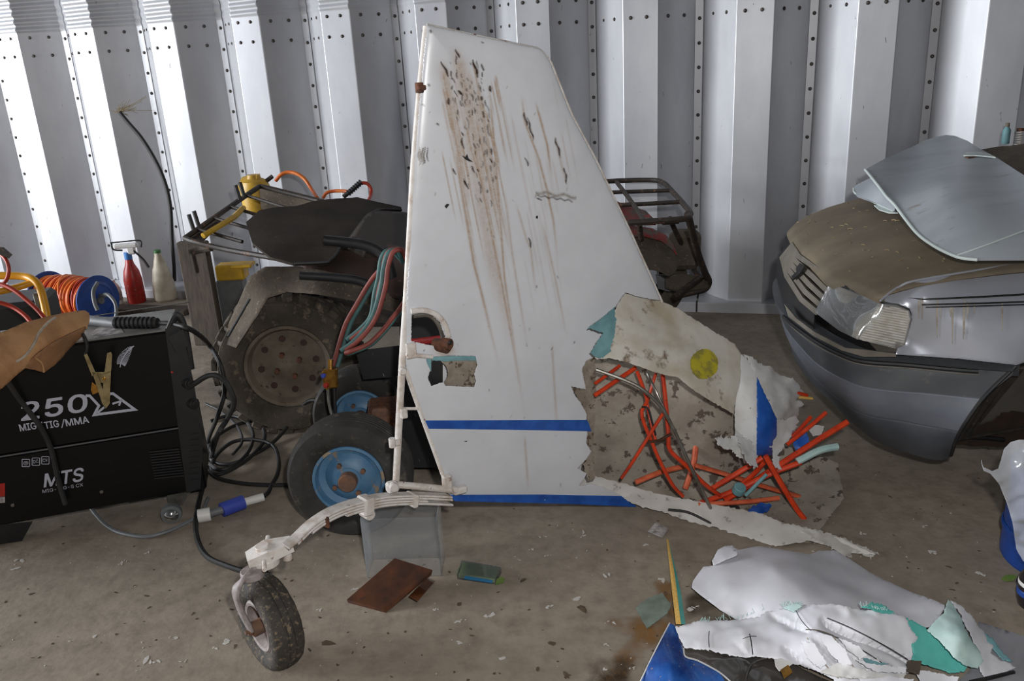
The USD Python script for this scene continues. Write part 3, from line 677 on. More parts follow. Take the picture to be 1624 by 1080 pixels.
tp = side_p + [(0.126, -0.012), (0.1225, -0.0105), (0.1225, -0.0075), (0.1262, -0.006), (0.1262, 0.006), (0.1225, 0.0075), (0.1225, 0.0105), (0.126, 0.012)] + [(r, -z) for r, z in side_p[::-1]]
ty = lathe(tp, 56, wc, AX, closed=False)
v = np.asarray(ty.vertices); ty.vertices = v + (v - wc) / np.linalg.norm(v - wc, axis=1)[:, None] * (0.0025 * (meshkit.fbm(v * 55, 3, 2) - .5) * 2)[:, None]
part(air, "tail_wheel", ty, "tyre_muddy", smooth=40, label="mud-caked black tailwheel tyre")
part(wheel, "rim", cat(lathe([(0.072, 0.030), (0.066, 0.036), (0.058, 0.034), (0.054, 0.02), (0.050, 0.006), (0.018, 0.006)], 40, wc, AX), lathe([(0.072, -0.030), (0.066, -0.036), (0.058, -0.034), (0.05, -0.006), (0.0, -0.006)], 40, wc, AX)), "rim_light")
part(wheel, "rim_disc", lathe([(0.052, 0.010), (0.030, 0.007), (0.0, 0.007)], 32, wc, AX), "rim_dark")
part(wheel, "axle", cat(cyl(wc + AX * 0.026, AX, 0.020, 0.05, 18), cyl(wc + AX * 0.052, AX, 0.013, 0.016, 6), cyl(wc + AX * 0.062, AX, 0.006, 0.012, 10)), "hub_rust")

# fuselage behind the fin: far inner skin curving down onto the floor
inner_poly = [(925, 560), (985, 575), (1060, 560), (1175, 560), (1182, 640), (1200, 700), (1270, 712), (1330, 735), (1338, 790), (1300, 842), (1292, 862), (1230, 858), (1130, 832), (1050, 806), (1000, 797), (930, 772), (915, 700)]
def zfar(x): return 2.74 + 0.26 * (x - 940) / 400.0
ctrl = []
for x in (925, 1000, 1080, 1160): ctrl += [(x, 560, 0.52), (x, 620, 0.40), (x, 690, 0.235), (x, 735, 0.12), (x, 765, 0.045)]
ctrl += [(1000, 797, 0.012), (1050, 806, 0.008), (1130, 832, 0.008), (1230, 858, 0.008), (1300, 842, 0.010), (1338, 790, 0.02), (1330, 735, 0.05), (1270, 712, 0.11), (1240, 790, 0.012), (1200, 740, 0.07), (930, 775, 0.03)]
part(air, "fuselage_inner_skin", psheet(inner_poly, ctrl, "z", 6, 0.002, amp=0.006, freq=9, jag=.8, seed=8), "skin_inner", smooth=True, label="dirty grey-brown inside of the torn fuselage skin")
part(air, "fuselage_lower_skin", psheet([(922, 752), (945, 755), (985, 766), (1040, 782), (1110, 796), (1200, 812), (1240, 828), (1330, 852), (1390, 880), (1352, 876), (1290, 858), (1230, 866), (1160, 845), (1080, 822), (1050, 812), (1003, 799), (985, 787), (958, 775), (938, 768), (918, 772)], [(922, 755, .10), (985, 770, .085), (1040, 785, .07), (1110, 800, .055), (1200, 815, .045), (1390, 880, .015), (1290, 856, .02), (1230, 862, .012), (1080, 820, .012), (1003, 798, .04), (938, 768, .085)], "z", 6, 0.002, amp=0.004, freq=12, jag=.8, seed=9), "skin_pale", smooth=True, label="pale torn lower fuselage skin on the floor")
# torn skin rim hanging beside the fin
part(air, "torn_edge", psheet([(925, 560), (944, 566), (946, 640), (941, 700), (943, 760), (933, 764), (925, 735), (936, 716), (928, 700), (929, 660), (915, 630), (904, 612), (922, 616), (920, 590)], lambda P: -0.012 + 0.01 * meshkit.fbm(np.c_[P / 20, P[:, :1] * 0], 2, 5), "p", 4, 0.0015, plane=FPL, jag=.7), "former_grey", smooth=False)
# top-deck flap bent outwards, dirty, with a yellow disc on it
flap_poly = [(992, 463), (1012, 469), (1048, 477), (1092, 500), (1140, 530), (1165, 545), (1176, 562), (1174, 600), (1168, 630), (1165, 657), (1130, 637), (1100, 618), (1075, 598), (1055, 594), (1010, 580), (968, 568), (947, 570), (940, 562), (955, 545), (966, 525), (975, 492)]
FLAP = [(992, 463, 2.56), (1048, 477, 2.62), (1140, 530, 2.60), (1176, 562, 2.58), (1165, 657, 2.44), (1100, 615, 2.40), (1055, 594, 2.40), (968, 568, 2.40), (947, 570, 2.40), (1010, 520, 2.49), (1090, 560, 2.49)]
fld = field(FLAP)
part(air, "top_skin_flap", psheet(flap_poly, FLAP, "Y", 5, 0.002, amp=0.006, freq=13, jag=.5, seed=12), "flap_dirty", smooth=True, label="dirty white top skin bent out beside the fin")
part(air, "disc_decal", psheet(shapely.affinity.scale(Point(1117, 577).buffer(22), 1.0, 1.08), lambda P: fld(P / 300.0) - 0.012, "Y", 5, 0.001, jag=.4), "yellow_patch", label="yellow disc on the bent skin")
part(air, "disc_decal", psheet(Point(1045, 655).buffer(17), lambda P: np.full(len(P), 2.62), "Y", 5, 0.001, jag=.5), "yellow_patch", label="yellow disc deep inside the fuselage")
part(air, "teal_tear", psheet([(974, 488), (958, 502), (932, 520), (948, 525), (957, 528), (946, 545), (936, 560), (946, 568), (966, 568), (972, 540), (977, 510)], [(974, 488, 2.46), (932, 520, 2.385), (936, 560, 2.385), (966, 568, 2.41), (957, 528, 2.40)], "Y", 4, 0.0015, jag=.8, seed=3), "teal_fabric", label="teal underside of the torn skin")
# outer side skin folded round on the right, white with a blue band
SIDE = [(1170, 560, 2.58), (1203, 600, 2.52), (1232, 668, 2.48), (1230, 716, 2.50), (1200, 720, 2.46), (1166, 690, 2.47), (1215, 575, 2.60), (1275, 625, 2.64), (1262, 690, 2.60), (1240, 720, 2.58), (1166, 620, 2.50)]
sfl = field(SIDE)
part(air, "side_skin", psheet([(1176, 562), (1183, 567), (1200, 590), (1203, 604), (1203, 720), (1197, 738), (1180, 735), (1166, 693), (1165, 650), (1171, 600)], SIDE, "Y", 5, 0.002, amp=.003, jag=.5, seed=14), "skin_white", smooth=True)
part(air, "side_skin_band", psheet([(1201, 598), (1212, 622), (1232, 664), (1232, 690), (1227, 722), (1200, 722)], lambda P: sfl(P / 300.0) - 0.004, "Y", 4, 0.002, jag=.3, seed=15), "stripe_blue", smooth=True, label="blue band on the folded side skin")
part(air, "side_skin", psheet([(1180, 561), (1212, 578), (1250, 596), (1268, 608), (1275, 622), (1263, 632), (1273, 640), (1270, 655), (1258, 690), (1246, 686), (1262, 672), (1245, 665), (1240, 672), (1236, 700), (1238, 722), (1226, 724), (1232, 690), (1231, 664), (1210, 616), (1196, 588)], SIDE, "Y", 5, 0.002, amp=.012, freq=16, ridge=.01, jag=1.2, seed=16), "skin_white", smooth=True, label="crumpled white side skin")
part(air, "skin_shred", psheet([(1225, 668), (1262, 660), (1268, 668), (1248, 700), (1235, 722), (1240, 745), (1224, 742), (1228, 715), (1214, 700)], [(1225, 668, 2.47), (1262, 660, 2.54), (1240, 745, 2.45), (1214, 700, 2.45)], "Y", 4, 0.0015, amp=.006, freq=30, jag=1.2, seed=17), "skin_white", smooth=True)
part(air, "skin_shred", psheet([(1133, 697), (1145, 692), (1160, 695), (1168, 682), (1176, 690), (1190, 698), (1196, 720), (1198, 742), (1188, 738), (1180, 715), (1172, 735), (1176, 730), (1160, 712), (1150, 712), (1142, 706)], [(1133, 697, 2.38), (1176, 688, 2.44), (1198, 742, 2.36), (1172, 735, 2.36)], "Y", 3, 0.0015, amp=.008, freq=40, jag=1.2, seed=18), "skin_white", smooth=True)
part(air, "skin_shred", psheet([(1168, 690), (1192, 700), (1202, 740), (1190, 738), (1178, 720)], [(1168, 690, 2.42), (1192, 700, 2.43), (1202, 740, 2.35)], "Y", 3, 0.0015, amp=.004, freq=40, jag=1.0, seed=19), "skin_white", smooth=True)

# bent orange frame tubes (px, py, depth Y)
def T(pts, r, m="orange_paint", name="fuselage_tube", n=6, **k): part(air, name, tube([aty(x, y, Y) for x, y, Y in pts], r, 8, n, **k), m, smooth=40)
T([(944, 608, 2.45), (983, 580, 2.52)], 0.0055)
T([(943, 627, 2.44), (1008, 583, 2.52)], 0.007)
T([(1010, 588, 2.52), (1020, 615, 2.50), (1026, 636, 2.48), (1018, 652, 2.46), (1021, 670, 2.45), (1030, 692, 2.44), (1046, 730, 2.43), (1066, 768, 2.44), (1083, 787, 2.46)], 0.006)
T([(1040, 592, 2.53), (1034, 612, 2.51), (1026, 640, 2.50)], 0.005)
T([(1051, 594, 2.52), (1056, 640, 2.48), (1060, 688, 2.44), (1063, 714, 2.43), (1090, 740, 2.42), (1118, 768, 2.44), (1145, 788, 2.48)], 0.007)
T([(1052, 655, 2.44), (1030, 690, 2.42), (1005, 730, 2.42), (986, 758, 2.46)], 0.0055)
T([(1026, 640, 2.49), (1032, 668, 2.46), (1040, 700, 2.44)], 0.0055)
T([(1104, 699, 2.62), (1100, 735, 2.58), (1087, 775, 2.56)], 0.010, "orange_light")
T([(1008, 765, 2.50), (1050, 748, 2.53), (1092, 738, 2.56)], 0.009, "orange_light")
T([(1102, 738, 2.56), (1150, 752, 2.55), (1220, 774, 2.54), (1288, 793, 2.54)], 0.014, "orange_light", flat=.5, flat_dir=(0, 0, 1))
T([(1209, 726, 2.47), (1170, 750, 2.47), (1130, 774, 2.48)], 0.009)
T([(1212, 733, 2.46), (1195, 752, 2.48), (1174, 770, 2.50)], 0.008)
T([(1344, 669, 2.52), (1300, 696, 2.50), (1232, 740, 2.48), (1190, 768, 2.47), (1150, 793, 2.48)], 0.010)
T([(1310, 654, 2.56), (1280, 680, 2.54), (1248, 705, 2.52)], 0.007)
T([(1286, 661, 2.60), (1272, 677, 2.58), (1256, 693, 2.57)], 0.007)
T([(1270, 733, 2.46), (1220, 752, 2.46), (1160, 780, 2.47), (1105, 800, 2.50)], 0.009)
T([(1214, 723, 2.43), (1236, 762, 2.42), (1262, 805, 2.41), (1281, 830, 2.40)], 0.009)
T([(1280, 627, 2.64), (1262, 622, 2.62)], 0.006); T([(1288, 632, 2.64), (1268, 630, 2.63)], 0.005, "wood_yellow")
T([(1328, 708, 2.48), (1300, 714, 2.47), (1264, 732, 2.46)], 0.012, "teal_pale", "fairing_strip")
T([(1107, 800, 2.46), (1180, 796, 2.47), (1235, 790, 2.5)], 0.008, "orange_light")
part(air, "bracket", cat(sweep(np.array([aty(1025, 701, 2.43), aty(1045, 699, 2.42), aty(1064, 688, 2.43)]), 0.014, 8, flat=.35, flat_dir=(0, 0.4, 1))), "rust", label="rust-brown flat bracket across the tubes")
T([(945, 586, 2.44), (986, 601, 2.43), (1018, 617, 2.42), (1048, 645, 2.41), (1066, 676, 2.40), (1080, 706, 2.40), (1093, 735, 2.40), (1110, 770, 2.41), (1127, 806, 2.44)], 0.0058, "steel", "control_cable")
T([(1027, 592, 2.53), (1040, 620, 2.48), (1054, 650, 2.46), (1070, 685, 2.44), (1082, 712, 2.43)], 0.0042, "steel", "control_cable")
T([(1018, 645, 2.45), (1028, 648, 2.44), (1034, 668, 2.43), (1040, 690, 2.43)], 0.003, "black_rubber", "wire", 4)
T([(1060, 808, 2.44), (1090, 812, 2.43), (1120, 826, 2.41), (1160, 848, 2.38), (1225, 868, 2.34)], 0.004, "black_rubber", "wire", 6)
# plastic scraps tangled in the tubes
part(air, "blue_fitting", cat(cyl(aty(1172, 776, 2.44), (0.2, -.5, 1), 0.020, 0.03, 14), rod(aty(1182, 786, 2.43), aty(1216, 752, 2.44), 0.006)), "teal_fabric", label="pale blue plastic fitting among the tubes")
part(air, "blue_scrap", psheet([(1192, 804), (1206, 797), (1222, 800), (1218, 810), (1200, 818), (1180, 815)], [(1192, 804, .03), (1222, 800, .04), (1180, 815, .02)], "z", 4, .002, amp=.004, freq=40, jag=1), "stripe_blue")
part(air, "blue_scrap", psheet([(1146, 802), (1158, 794), (1172, 802), (1176, 814), (1148, 816)], [(1146, 802, .03), (1172, 802, .04), (1160, 816, .02)], "z", 4, .002, amp=.004, freq=40, jag=1), "black_scratched")
part(air, "blue_scrap", psheet([(1255, 688), (1275, 676), (1284, 700), (1262, 716)], [(1255, 688, 2.58), (1284, 700, 2.55), (1262, 716, 2.54)], "Y", 4, .002, amp=.004, freq=40, jag=.6), "stripe_blue")
part(air, "skin_shred", psheet([(1282, 680), (1292, 673), (1308, 676), (1302, 690), (1290, 692)], [(1282, 680, 2.56), (1308, 676, 2.58), (1290, 692, 2.55)], "Y", 4, .002, amp=.003, freq=40, jag=.6), "skin_white")
part(air, "skin_shred", psheet([(1240, 828), (1300, 842), (1350, 858), (1395, 878), (1380, 884), (1352, 870), (1350, 884), (1336, 880), (1300, 856), (1262, 840)], [(1240, 828, .04), (1300, 842, .035), (1395, 878, .01), (1350, 884, .01)], "z", 4, .002, amp=.006, freq=30, jag=1.5, seed=22), "skin_pale")

# ================================================================== CAR (silver saloon front)
car = thing("car", "dusty silver saloon car with grey bumper parked nose-left at the right edge", "car", (1.6, 2.9, 0))
def row(pts, z, n, far=()):
    """photo outline points on the level z, with world points (x, y) added for the far side that the photo hides"""
    q = [np.array([x, y, z]) for x, y in far] + [fl(px, py, z) for px, py in pts]
    return resample(spline(np.array(q), 10), 0.001)[np.linspace(0, len(resample(spline(np.array(q), 10), 0.001)) - 1, n).astype(int)]
NB = 60
rT = row([(1226, 468), (1244, 498), (1289, 532), (1333, 557), (1367, 569), (1433, 574), (1520, 582), (1606, 589)], .545, NB, [(1.30, 3.62), (1.12, 3.42)])
rU = row([(1230, 482), (1248, 510), (1291, 545), (1337, 568), (1372, 578), (1440, 583), (1520, 591), (1604, 596)], .525, NB, [(1.29, 3.60), (1.11, 3.40)])
rM = row([(1243, 513), (1268, 548), (1300, 580), (1350, 607), (1394, 617), (1478, 624), (1558, 632)], .45, NB, [(1.31, 3.62), (1.14, 3.42)])
rL = row([(1258, 550), (1280, 585), (1319, 623), (1367, 655), (1436, 669), (1522, 685)], .33, NB, [(1.36, 3.66), (1.2, 3.46)])
rB = row([(1262, 570), (1286, 604), (1322, 639), (1353, 670), (1394, 700), (1450, 720), (1490, 728), (1509, 721)], .17, NB, [(1.42, 3.72), (1.26, 3.52)])
def lerp(a, b, t): return a * (1 - t) + b * t
rTi = rT + np.c_[0.05 * np.ones(NB), np.linspace(-.02, 0.05, NB), 0.012 * np.ones(NB)]
bump = part(car, "bumper", grid(np.array([lerp(rM, rU, t) for t in np.linspace(0.02, 1, 5)] + [lerp(rU, rT, .55) + [0.007, 0.007, 0], lerp(rU, rT, .62) + [0.006, 0.006, 0], rT, lerp(rT, rTi, .5), rTi, rTi + [0.02, 0.03, -0.06]]), 0.004), "bumper_dark", smooth=30, label="charcoal upper strip of the bumper")
part(bump, "bumper_band", grid(np.array([lerp(rM, rL, 0.0) + [0.012, 0.012, 0.004], rM + [-.002, -.002, 0]] + [lerp(rM, rL, t) + np.array([-0.012, -0.012, 0]) * math.sin(math.pi * t) for t in np.linspace(.04, .96, 6)] + [rL, rL + [.008, .008, -.004]]), 0.004), "bumper_grey", smooth=40, label="lighter grey band of the bumper")
part(bump, "bumper_valance", grid(np.array([rL + [0.006, 0.006, -.001]] + [lerp(rL, rB, t) + np.array([-0.006, -0.008, 0]) * math.sin(math.pi * t) for t in np.linspace(.05, 1, 6)] + [rB + [0.03, 0.04, 0.0], rB + [0.06, 0.08, .03]]), 0.004), "bumper_low", smooth=40)
# black strip let into the top edge and light edge line
st = np.array([lerp(rU, rT, .5)[i] + np.array([-.003, -.004, 0.001]) for i in range(int(NB * .45), NB - 3)])
part(bump, "rubber_strip", sweep(st, 0.006, 6), "trim_black")
part(bump, "edge_line", sweep(np.array([rU[i] + np.array([-.001, -.002, -0.001]) for i in range(int(NB * .5), NB - 3)]), 0.0018, 6), "grille_grey")
# front face above the bumper: pixel outlines with a depth field
#   (px, py, height)
FACE = [(1236, 402, .70), (1232, 440, .63), (1246, 492, .575), (1290, 520, .575), (1340, 548, .575), (1421, 558, .575), (1252, 384, .745), (1271, 408, .745), (1313, 450, .73), (1366, 464, .73), (1395, 478, .73), (1443, 505, .69), (1434, 545, .61), (1292, 494, .63), (1357, 537, .61), (1230, 420, .66)]
ffa = field(FACE, 1e-4)
def face(poly, off, name, m, parent=car, step=5, thick=.004, label=None, jag=0, smooth=40, amp=0):
    return part(parent, name, psheet(poly, lambda P: ffa(P / 300.0) + off, "z", step, thick, jag=jag, amp=amp, freq=12), m, smooth=smooth, label=label)
grb = face([(1252, 386), (1272, 410), (1313, 452), (1322, 450), (1292, 494), (1290, 522), (1262, 505), (1242, 480), (1231, 440), (1234, 404)], -0.02, "grille", "trim_black")
for k in range(5):
    u = k / 4.0
    a = np.array([(1236 + 15 * u, 408 - 18 * u), (1244 + 20 * u, 440 - 30 * u), (1268 + 24 * u, 478 - 48 * u), (1294 + 20 * u, 500 - 47 * u)], float)
    poly = np.vstack([a, (a + [5.0, -6.5])[::-1]])
    face(poly, 0.0, "slat", "grille_grey", grb, 4, .012, amp=0)
face([(1262, 426), (1268, 417), (1275, 423), (1268, 434), (1256, 444), (1255, 438), (1263, 431)], .012, "emblem", "trim_black", grb, 3, .006, label="small dark badge on the grille")
face([(1244, 482), (1262, 504), (1291, 526), (1340, 552), (1421, 561), (1421, 566), (1370, 566), (1335, 556), (1290, 533), (1250, 502)], 0.003, "front_panel", "grille_grey")
hl = face([(1319, 447), (1366, 465), (1395, 482), (1382, 505), (1360, 537), (1330, 522), (1294, 494), (1306, 470)], -0.012, "headlamp", "lamp_dim")
face([(1317, 446), (1366, 464), (1396, 481), (1383, 505), (1361, 539), (1330, 524), (1292, 495), (1305, 468)], 0.006, "lens", "lamp_lens", hl, 5, .003)
ind = face([(1394, 483), (1422, 486), (1440, 494), (1443, 506), (1434, 543), (1421, 551), (1362, 537), (1382, 506)], -0.010, "indicator", "lamp_back")
for k in range(14):
    t = (k + .5) / 14
    a, b = np.array([1396 - 32 * t, 485 + 50 * t]), np.array([1440 - 8 * t * t, 493 + 56 * t])
    z = ffa(np.array([a, (a + b) / 2, b]) / 300.0)
    part(ind, "lens_rib", sweep(np.array([fl(*q, zz + .001) for q, zz in zip((a, (a + b) / 2, b), z)]), .0035, 6), "lamp_back")
face([(1392, 481), (1422, 484), (1442, 493), (1445, 506), (1436, 545), (1421, 553), (1361, 538), (1381, 506)], 0.006, "lens", "lamp_lens", ind, 5, .003)
face([(1366, 465), (1396, 478), (1424, 482), (1442, 490), (1446, 500), (1442, 493), (1422, 486), (1394, 482)], 0.004, "lamp_trim", "trim_black", car, 4, .004)
# wing (side panel) with two pinstripes and a crease
WING = [(1401, 477, .735), (1425, 455, .765), (1452, 446, .785), (1540, 431, .80), (1640, 414, .815), (1900, 362, .85), (1900, 470, .745), (1900, 560, .56), (1443, 495, .70), (1434, 546, .60), (1421, 562, .575), (1520, 568, .57), (1610, 578, .56), (1650, 575, .56), (1464, 473, .745), (1640, 465, .745), (1540, 520, .665), (1650, 520, .665)]
wf = field(WING, 1e-4)
def wing(poly, off, name, m, step=6, thick=.004, parent=car, label=None, amp=0):
    return part(parent, name, psheet(poly, lambda P: wf(P / 300.0) + off, "z", step, thick), m, smooth=True, label=label)
wg = wing([(1401, 477), (1412, 464), (1425, 455), (1452, 446), (1540, 431), (1660, 412), (1880, 368), (1890, 500), (1800, 505), (1720, 530), (1665, 562), (1612, 579), (1520, 569), (1421, 562), (1424, 552), (1436, 546), (1446, 507), (1443, 493), (1424, 483)], 0, "wing", "car_silver")
wing([(1462, 482), (1560, 479.5), (1660, 476), (1660, 478), (1560, 482), (1462, 484.5)], .002, "pinstripe", "trim_black", 4, .001, wg)
wing([(1468, 486.5), (1560, 484), (1660, 481), (1660, 482.5), (1560, 486), (1468, 488.5)], .002, "pinstripe", "trim_black", 4, .001, wg)
wing([(1440, 472), (1464, 473.5), (1560, 469), (1660, 463), (1660, 465.5), (1560, 471.5), (1464, 476)], .003, "crease_trim", "trim_black", 4, .002, wg)
rngc = random.Random(5)
for k in range(13):
    x0 = rngc.choice([1488, 1494, 1508, 1520, 1531, 1537, 1545, 1548, 1553, 1591, 1460]) + rngc.uniform(-3, 3); y0 = rngc.uniform(470, 492); L = rngc.uniform(14, 62); w = rngc.uniform(.8, 2)
    wing([(x0 - w * .5, y0), (x0 + w, y0 + 2), (x0 + w * .9, y0 + L * .35), (x0 + .4, y0 + L), (x0 - .8, y0 + L), (x0 - w, y0 + L * .3)], .0018, "dirt_run", "car_dirt", 3, .0006, wg)
# wheel arch, liner and the tyre behind it
part(car, "arch_liner", psheet([(1611, 578), (1650, 576), (1650, 690), (1524, 690), (1560, 634)], [(1611, 578, 2.52), (1650, 576, 2.55), (1650, 690, 2.70), (1524, 690, 2.62), (1560, 634, 2.57)], "Y", 8, .004), "liner_grey", smooth=True)
part(car, "arch_liner", psheet([(1535, 689), (1552, 676), (1575, 668), (1590, 656), (1604, 652), (1615, 645), (1650, 650), (1650, 712), (1520, 706), (1522, 690)], [(1535, 689, 2.60), (1604, 652, 2.62), (1650, 712, 2.7), (1520, 706, 2.6)], "Y", 8, .004, jag=1), "liner_rust", smooth=False, label="rusty lower edge of the wheel arch")
part(car, "arch_edge", tube([fl(1611, 580, .555), fl(1558, 633, .45), fl(1522, 686, .33), fl(1508, 722, .18)], .006, 8), "trim_black")
part(car, "arch_edge", tube([aty(1521, 692, 2.58), aty(1560, 694, 2.6), aty(1592, 697, 2.62)], .008, 8), "trim_black")
wpc = np.array([2.05, 2.70, 0.29])
part(car, "wheel", lathe([(0.17, -.075), (0.2, -.085), (.26, -.08), (.285, -.055), (.288, 0), (.285, .055), (.26, .08), (.2, .085), (.17, .075)], 40, wpc, (0.1, 1, 0)), "tyre")
part(car, "wheel_disc", lathe([(0.175, -.06), (0.14, -.05), (.06, -.055), (0, -.055)], 32, wpc, (0.1, 1, 0)), "rim_dusty")
# body core that carries the panels (dark, seen only through gaps)
core = [lerp(rT, rB, .1) + [.10, .08, 0], lerp(rT, rB, .95) + [.10, .10, 0]]
part(car, "inner_structure", grid(np.array([core[0], core[1], core[1] + [.3, .1, -.02]]), 0.003), "grime_dark")
# bonnet: dusty surface rising from the leading edge
def hood_grid():
    R = []
    lead = row([(1252, 384), (1271, 408), (1290, 429), (1313, 450), (1340, 454), (1366, 464), (1393, 476), (1404, 470)], .742, 50, [(1.30, 3.56), (1.16, 3.42)])
    R.append(lead + [0.02, 0.0, -0.03]); R.append(lead)
    t = np.linspace(1, 0, 50)          # 1 at the far side, 0 at the near side
    for dx, dz in ((.03, .028), (.08, .052), (.16, .078), (.28, .102), (.45, .125), (.7, .145), (1.0, .16), (1.35, .17)):
        row_ = lead.copy(); row_[:, 0] += dx * (1 - .25 * (1 - t) ** 6)
        near = 2.47 + .02 * dx
        k = np.clip((.5 - t) / .5, 0, 1)
        row_[:, 1] = row_[:, 1] + (dx * .22) * np.clip((t - .3) / .7, 0, 1)
        row_[:, 2] += dz * (1 - .62 * k ** 2.2) * (1 - .45 * np.clip((t - .82) / .18, 0, 1) ** 2)
        R.append(row_)
    return np.array(R)
HG = hood_grid()
part(car, "bonnet", grid(HG, .004), "car_dusty", smooth=True, label="bonnet coated in brown dust")
rfk = random.Random(41); fk5 = []
for k in range(75):
    i, j = rfk.randint(2, 6), rfk.randint(3, 46); u, v = rfk.random(), rfk.random()
    p = lerp(lerp(HG[i][j], HG[i][j + 1], u), lerp(HG[i + 1][j], HG[i + 1][j + 1], u), v); a = rfk.uniform(0, 6.3); L = rfk.uniform(.002, .009)
    d = np.array([math.cos(a), math.sin(a), .1]) * L
    fk5.append(sweep(np.array([p - d + [0, 0, .001], p + [0, 0, .003], p + d + [0, 0, .001]]), rfk.uniform(.0007, .0018), 4))
part(car, "straw_fleck", fk5, "straw", kind="stuff")
part(car, "bonnet_edge", tube([fl(1396, 477, .742), fl(1412, 464, .76), fl(1426, 455, .772), fl(1452, 445, .79), fl(1540, 430, .805), fl(1660, 411, .82)], .0035, 8), "car_silver")
part(car, "lamp_brow", psheet([(1313, 450), (1322, 445), (1366, 463), (1394, 476), (1400, 482), (1366, 468), (1322, 451)], lambda P: ffa(P / 300.0) + .006, "z", 4, .006), "trim_black")

# loose body panel lying on the bonnet
LID = [(1372, 269, .985), (1404, 251, .995), (1452, 230, 1.0), (1484, 217, 1.02), (1514, 215, 1.03), (1535, 223, 1.03), (1558, 238, 1.02), (1582, 251, 1.01), (1660, 300, 1.0), (1394, 296, .965), (1419, 325, .935), (1449, 364, .895), (1472, 384, .878), (1514, 406, .868), (1550, 412, .866), (1660, 412, .866), (1770, 400, .875), (1760, 350, .96), (1500, 300, .985), (1560, 330, .965), (1600, 380, .91)]
lf = field(LID, 1e-4)
lid = thing("loose_panel", "grey loose car body panel lying over the dusty bonnet", "panel", (1.6, 2.8, .85))
lid_poly = [(1372, 269), (1404, 251), (1452, 230), (1468, 222), (1484, 217), (1500, 214), (1514, 215), (1535, 223), (1558, 238), (1582, 251), (1660, 300), (1760, 350), (1770, 404), (1660, 412), (1624, 412), (1550, 412), (1530, 410), (1514, 406), (1490, 395), (1472, 384), (1460, 375), (1449, 364), (1434, 345), (1419, 325), (1406, 312), (1394, 296)]
part(lid, "skin", psheet(lid_poly, lambda P: lf(P / 300.0), "z", 6, .004, amp=.002, freq=3), "car_lid", smooth=40)
part(lid, "rolled_edge", sweep(spline([fl(x, y, float(lf(np.array([[x, y]]) / 300.0)[0])) for x, y in lid_poly[15:26] + [(1378, 276), (1372, 269)]], 5), .005, 8), "car_lid_edge")
part(lid, "crease", sweep(spline([fl(x, y, float(lf(np.array([[x, y]]) / 300.0)[0]) + .001) for x, y in [(1514, 406), (1560, 390), (1624, 366), (1660, 352)]], 5), .0022, 6), "car_lid_edge")
part(lid, "handle_recess", psheet([(1528, 246), (1534, 241), (1552, 240), (1568, 243), (1579, 249), (1560, 247), (1546, 246)], lambda P: lf(P / 300.0) + .006, "z", 3, .004), "car_lid_edge")
part(lid, "handle_recess", psheet([(1530, 248), (1546, 246), (1548, 248), (1536, 250)], lambda P: lf(P / 300.0) + .003, "z", 3, .003), "rust", smooth=False)
lob = thing("plastic_cover", "small rounded grey cover tucked under the loose panel on the bonnet", "cover", (1.45, 3.1, .85))
LOB = [(1354, 298, .915), (1381, 282, .95), (1395, 296, .95), (1419, 325, .918), (1416, 337, .895), (1390, 325, .895), (1355, 307, .905)]
part(lob, "shell", psheet([(1353, 301), (1356, 295), (1366, 289), (1381, 282), (1390, 290), (1400, 303), (1421, 327), (1418, 335), (1400, 327), (1380, 318), (1357, 308)], LOB, "z", 4, .012), "car_lid", smooth=40)
part(lob, "shell_edge", sweep(spline([fl(x, y, z) for x, y, z in [(1354, 299, .912), (1357, 307, .905), (1380, 318, .893), (1400, 327, .89), (1418, 335, .89)]], 5), .004, 8), "car_lid_edge")
part(lob, "tab", psheet([(1386, 325), (1400, 326), (1418, 334), (1424, 337), (1410, 337), (1394, 332)], [(1386, 325, .885), (1424, 337, .885), (1410, 337, .882)], "z", 4, .004), "car_lid_edge")
# odds and ends on the car behind the panel
cov = thing("dust_sheet", "dark grey-green sheet heaped on the car behind the loose panel", "sheet", (2.4, 4.0, .9))
part(cov, "sheet", psheet([(1556, 238), (1580, 234), (1604, 231), (1660, 226), (1660, 300), (1610, 275), (1582, 252)], [(1556, 238, .98), (1604, 231, 1.0), (1660, 226, 1.0), (1660, 300, .97), (1582, 252, .97)], "z", 5, .004, amp=.01, freq=8), "mud_grey", smooth=True)
bt = thing("bottle", "small pale blue plastic bottle on the heaped sheet by the wall", "bottle", aty(1594, 228, 3.9))
b0 = aty(1594, 228, 3.9)
part(bt, "body", lathe([(0, 0), (.016, 0), (.017, .004), (.017, .06), (.010, .072), (.007, .078)], 16, b0), "teal_fabric")
part(bt, "cap", lathe([(.009, .076), (.009, .092), (0, .093)], 12, b0), "rim_dusty")
b1 = aty(1614, 236, 3.9)
sc = thing("coil_spring", "rusty cream coil spring standing on the heaped sheet", "spring", b1)
part(sc, "coil", sweep(np.array([b1 + [.013 * math.cos(t), .013 * math.sin(t), .004 + t * .0017] for t in np.linspace(0, 44, 260)]), .0035, 6), "rusty_white")
part(sc, "end_cap", cyl(b1 + [0, 0, .085], (0, 0, 1), .015, .014, 12), "rust")

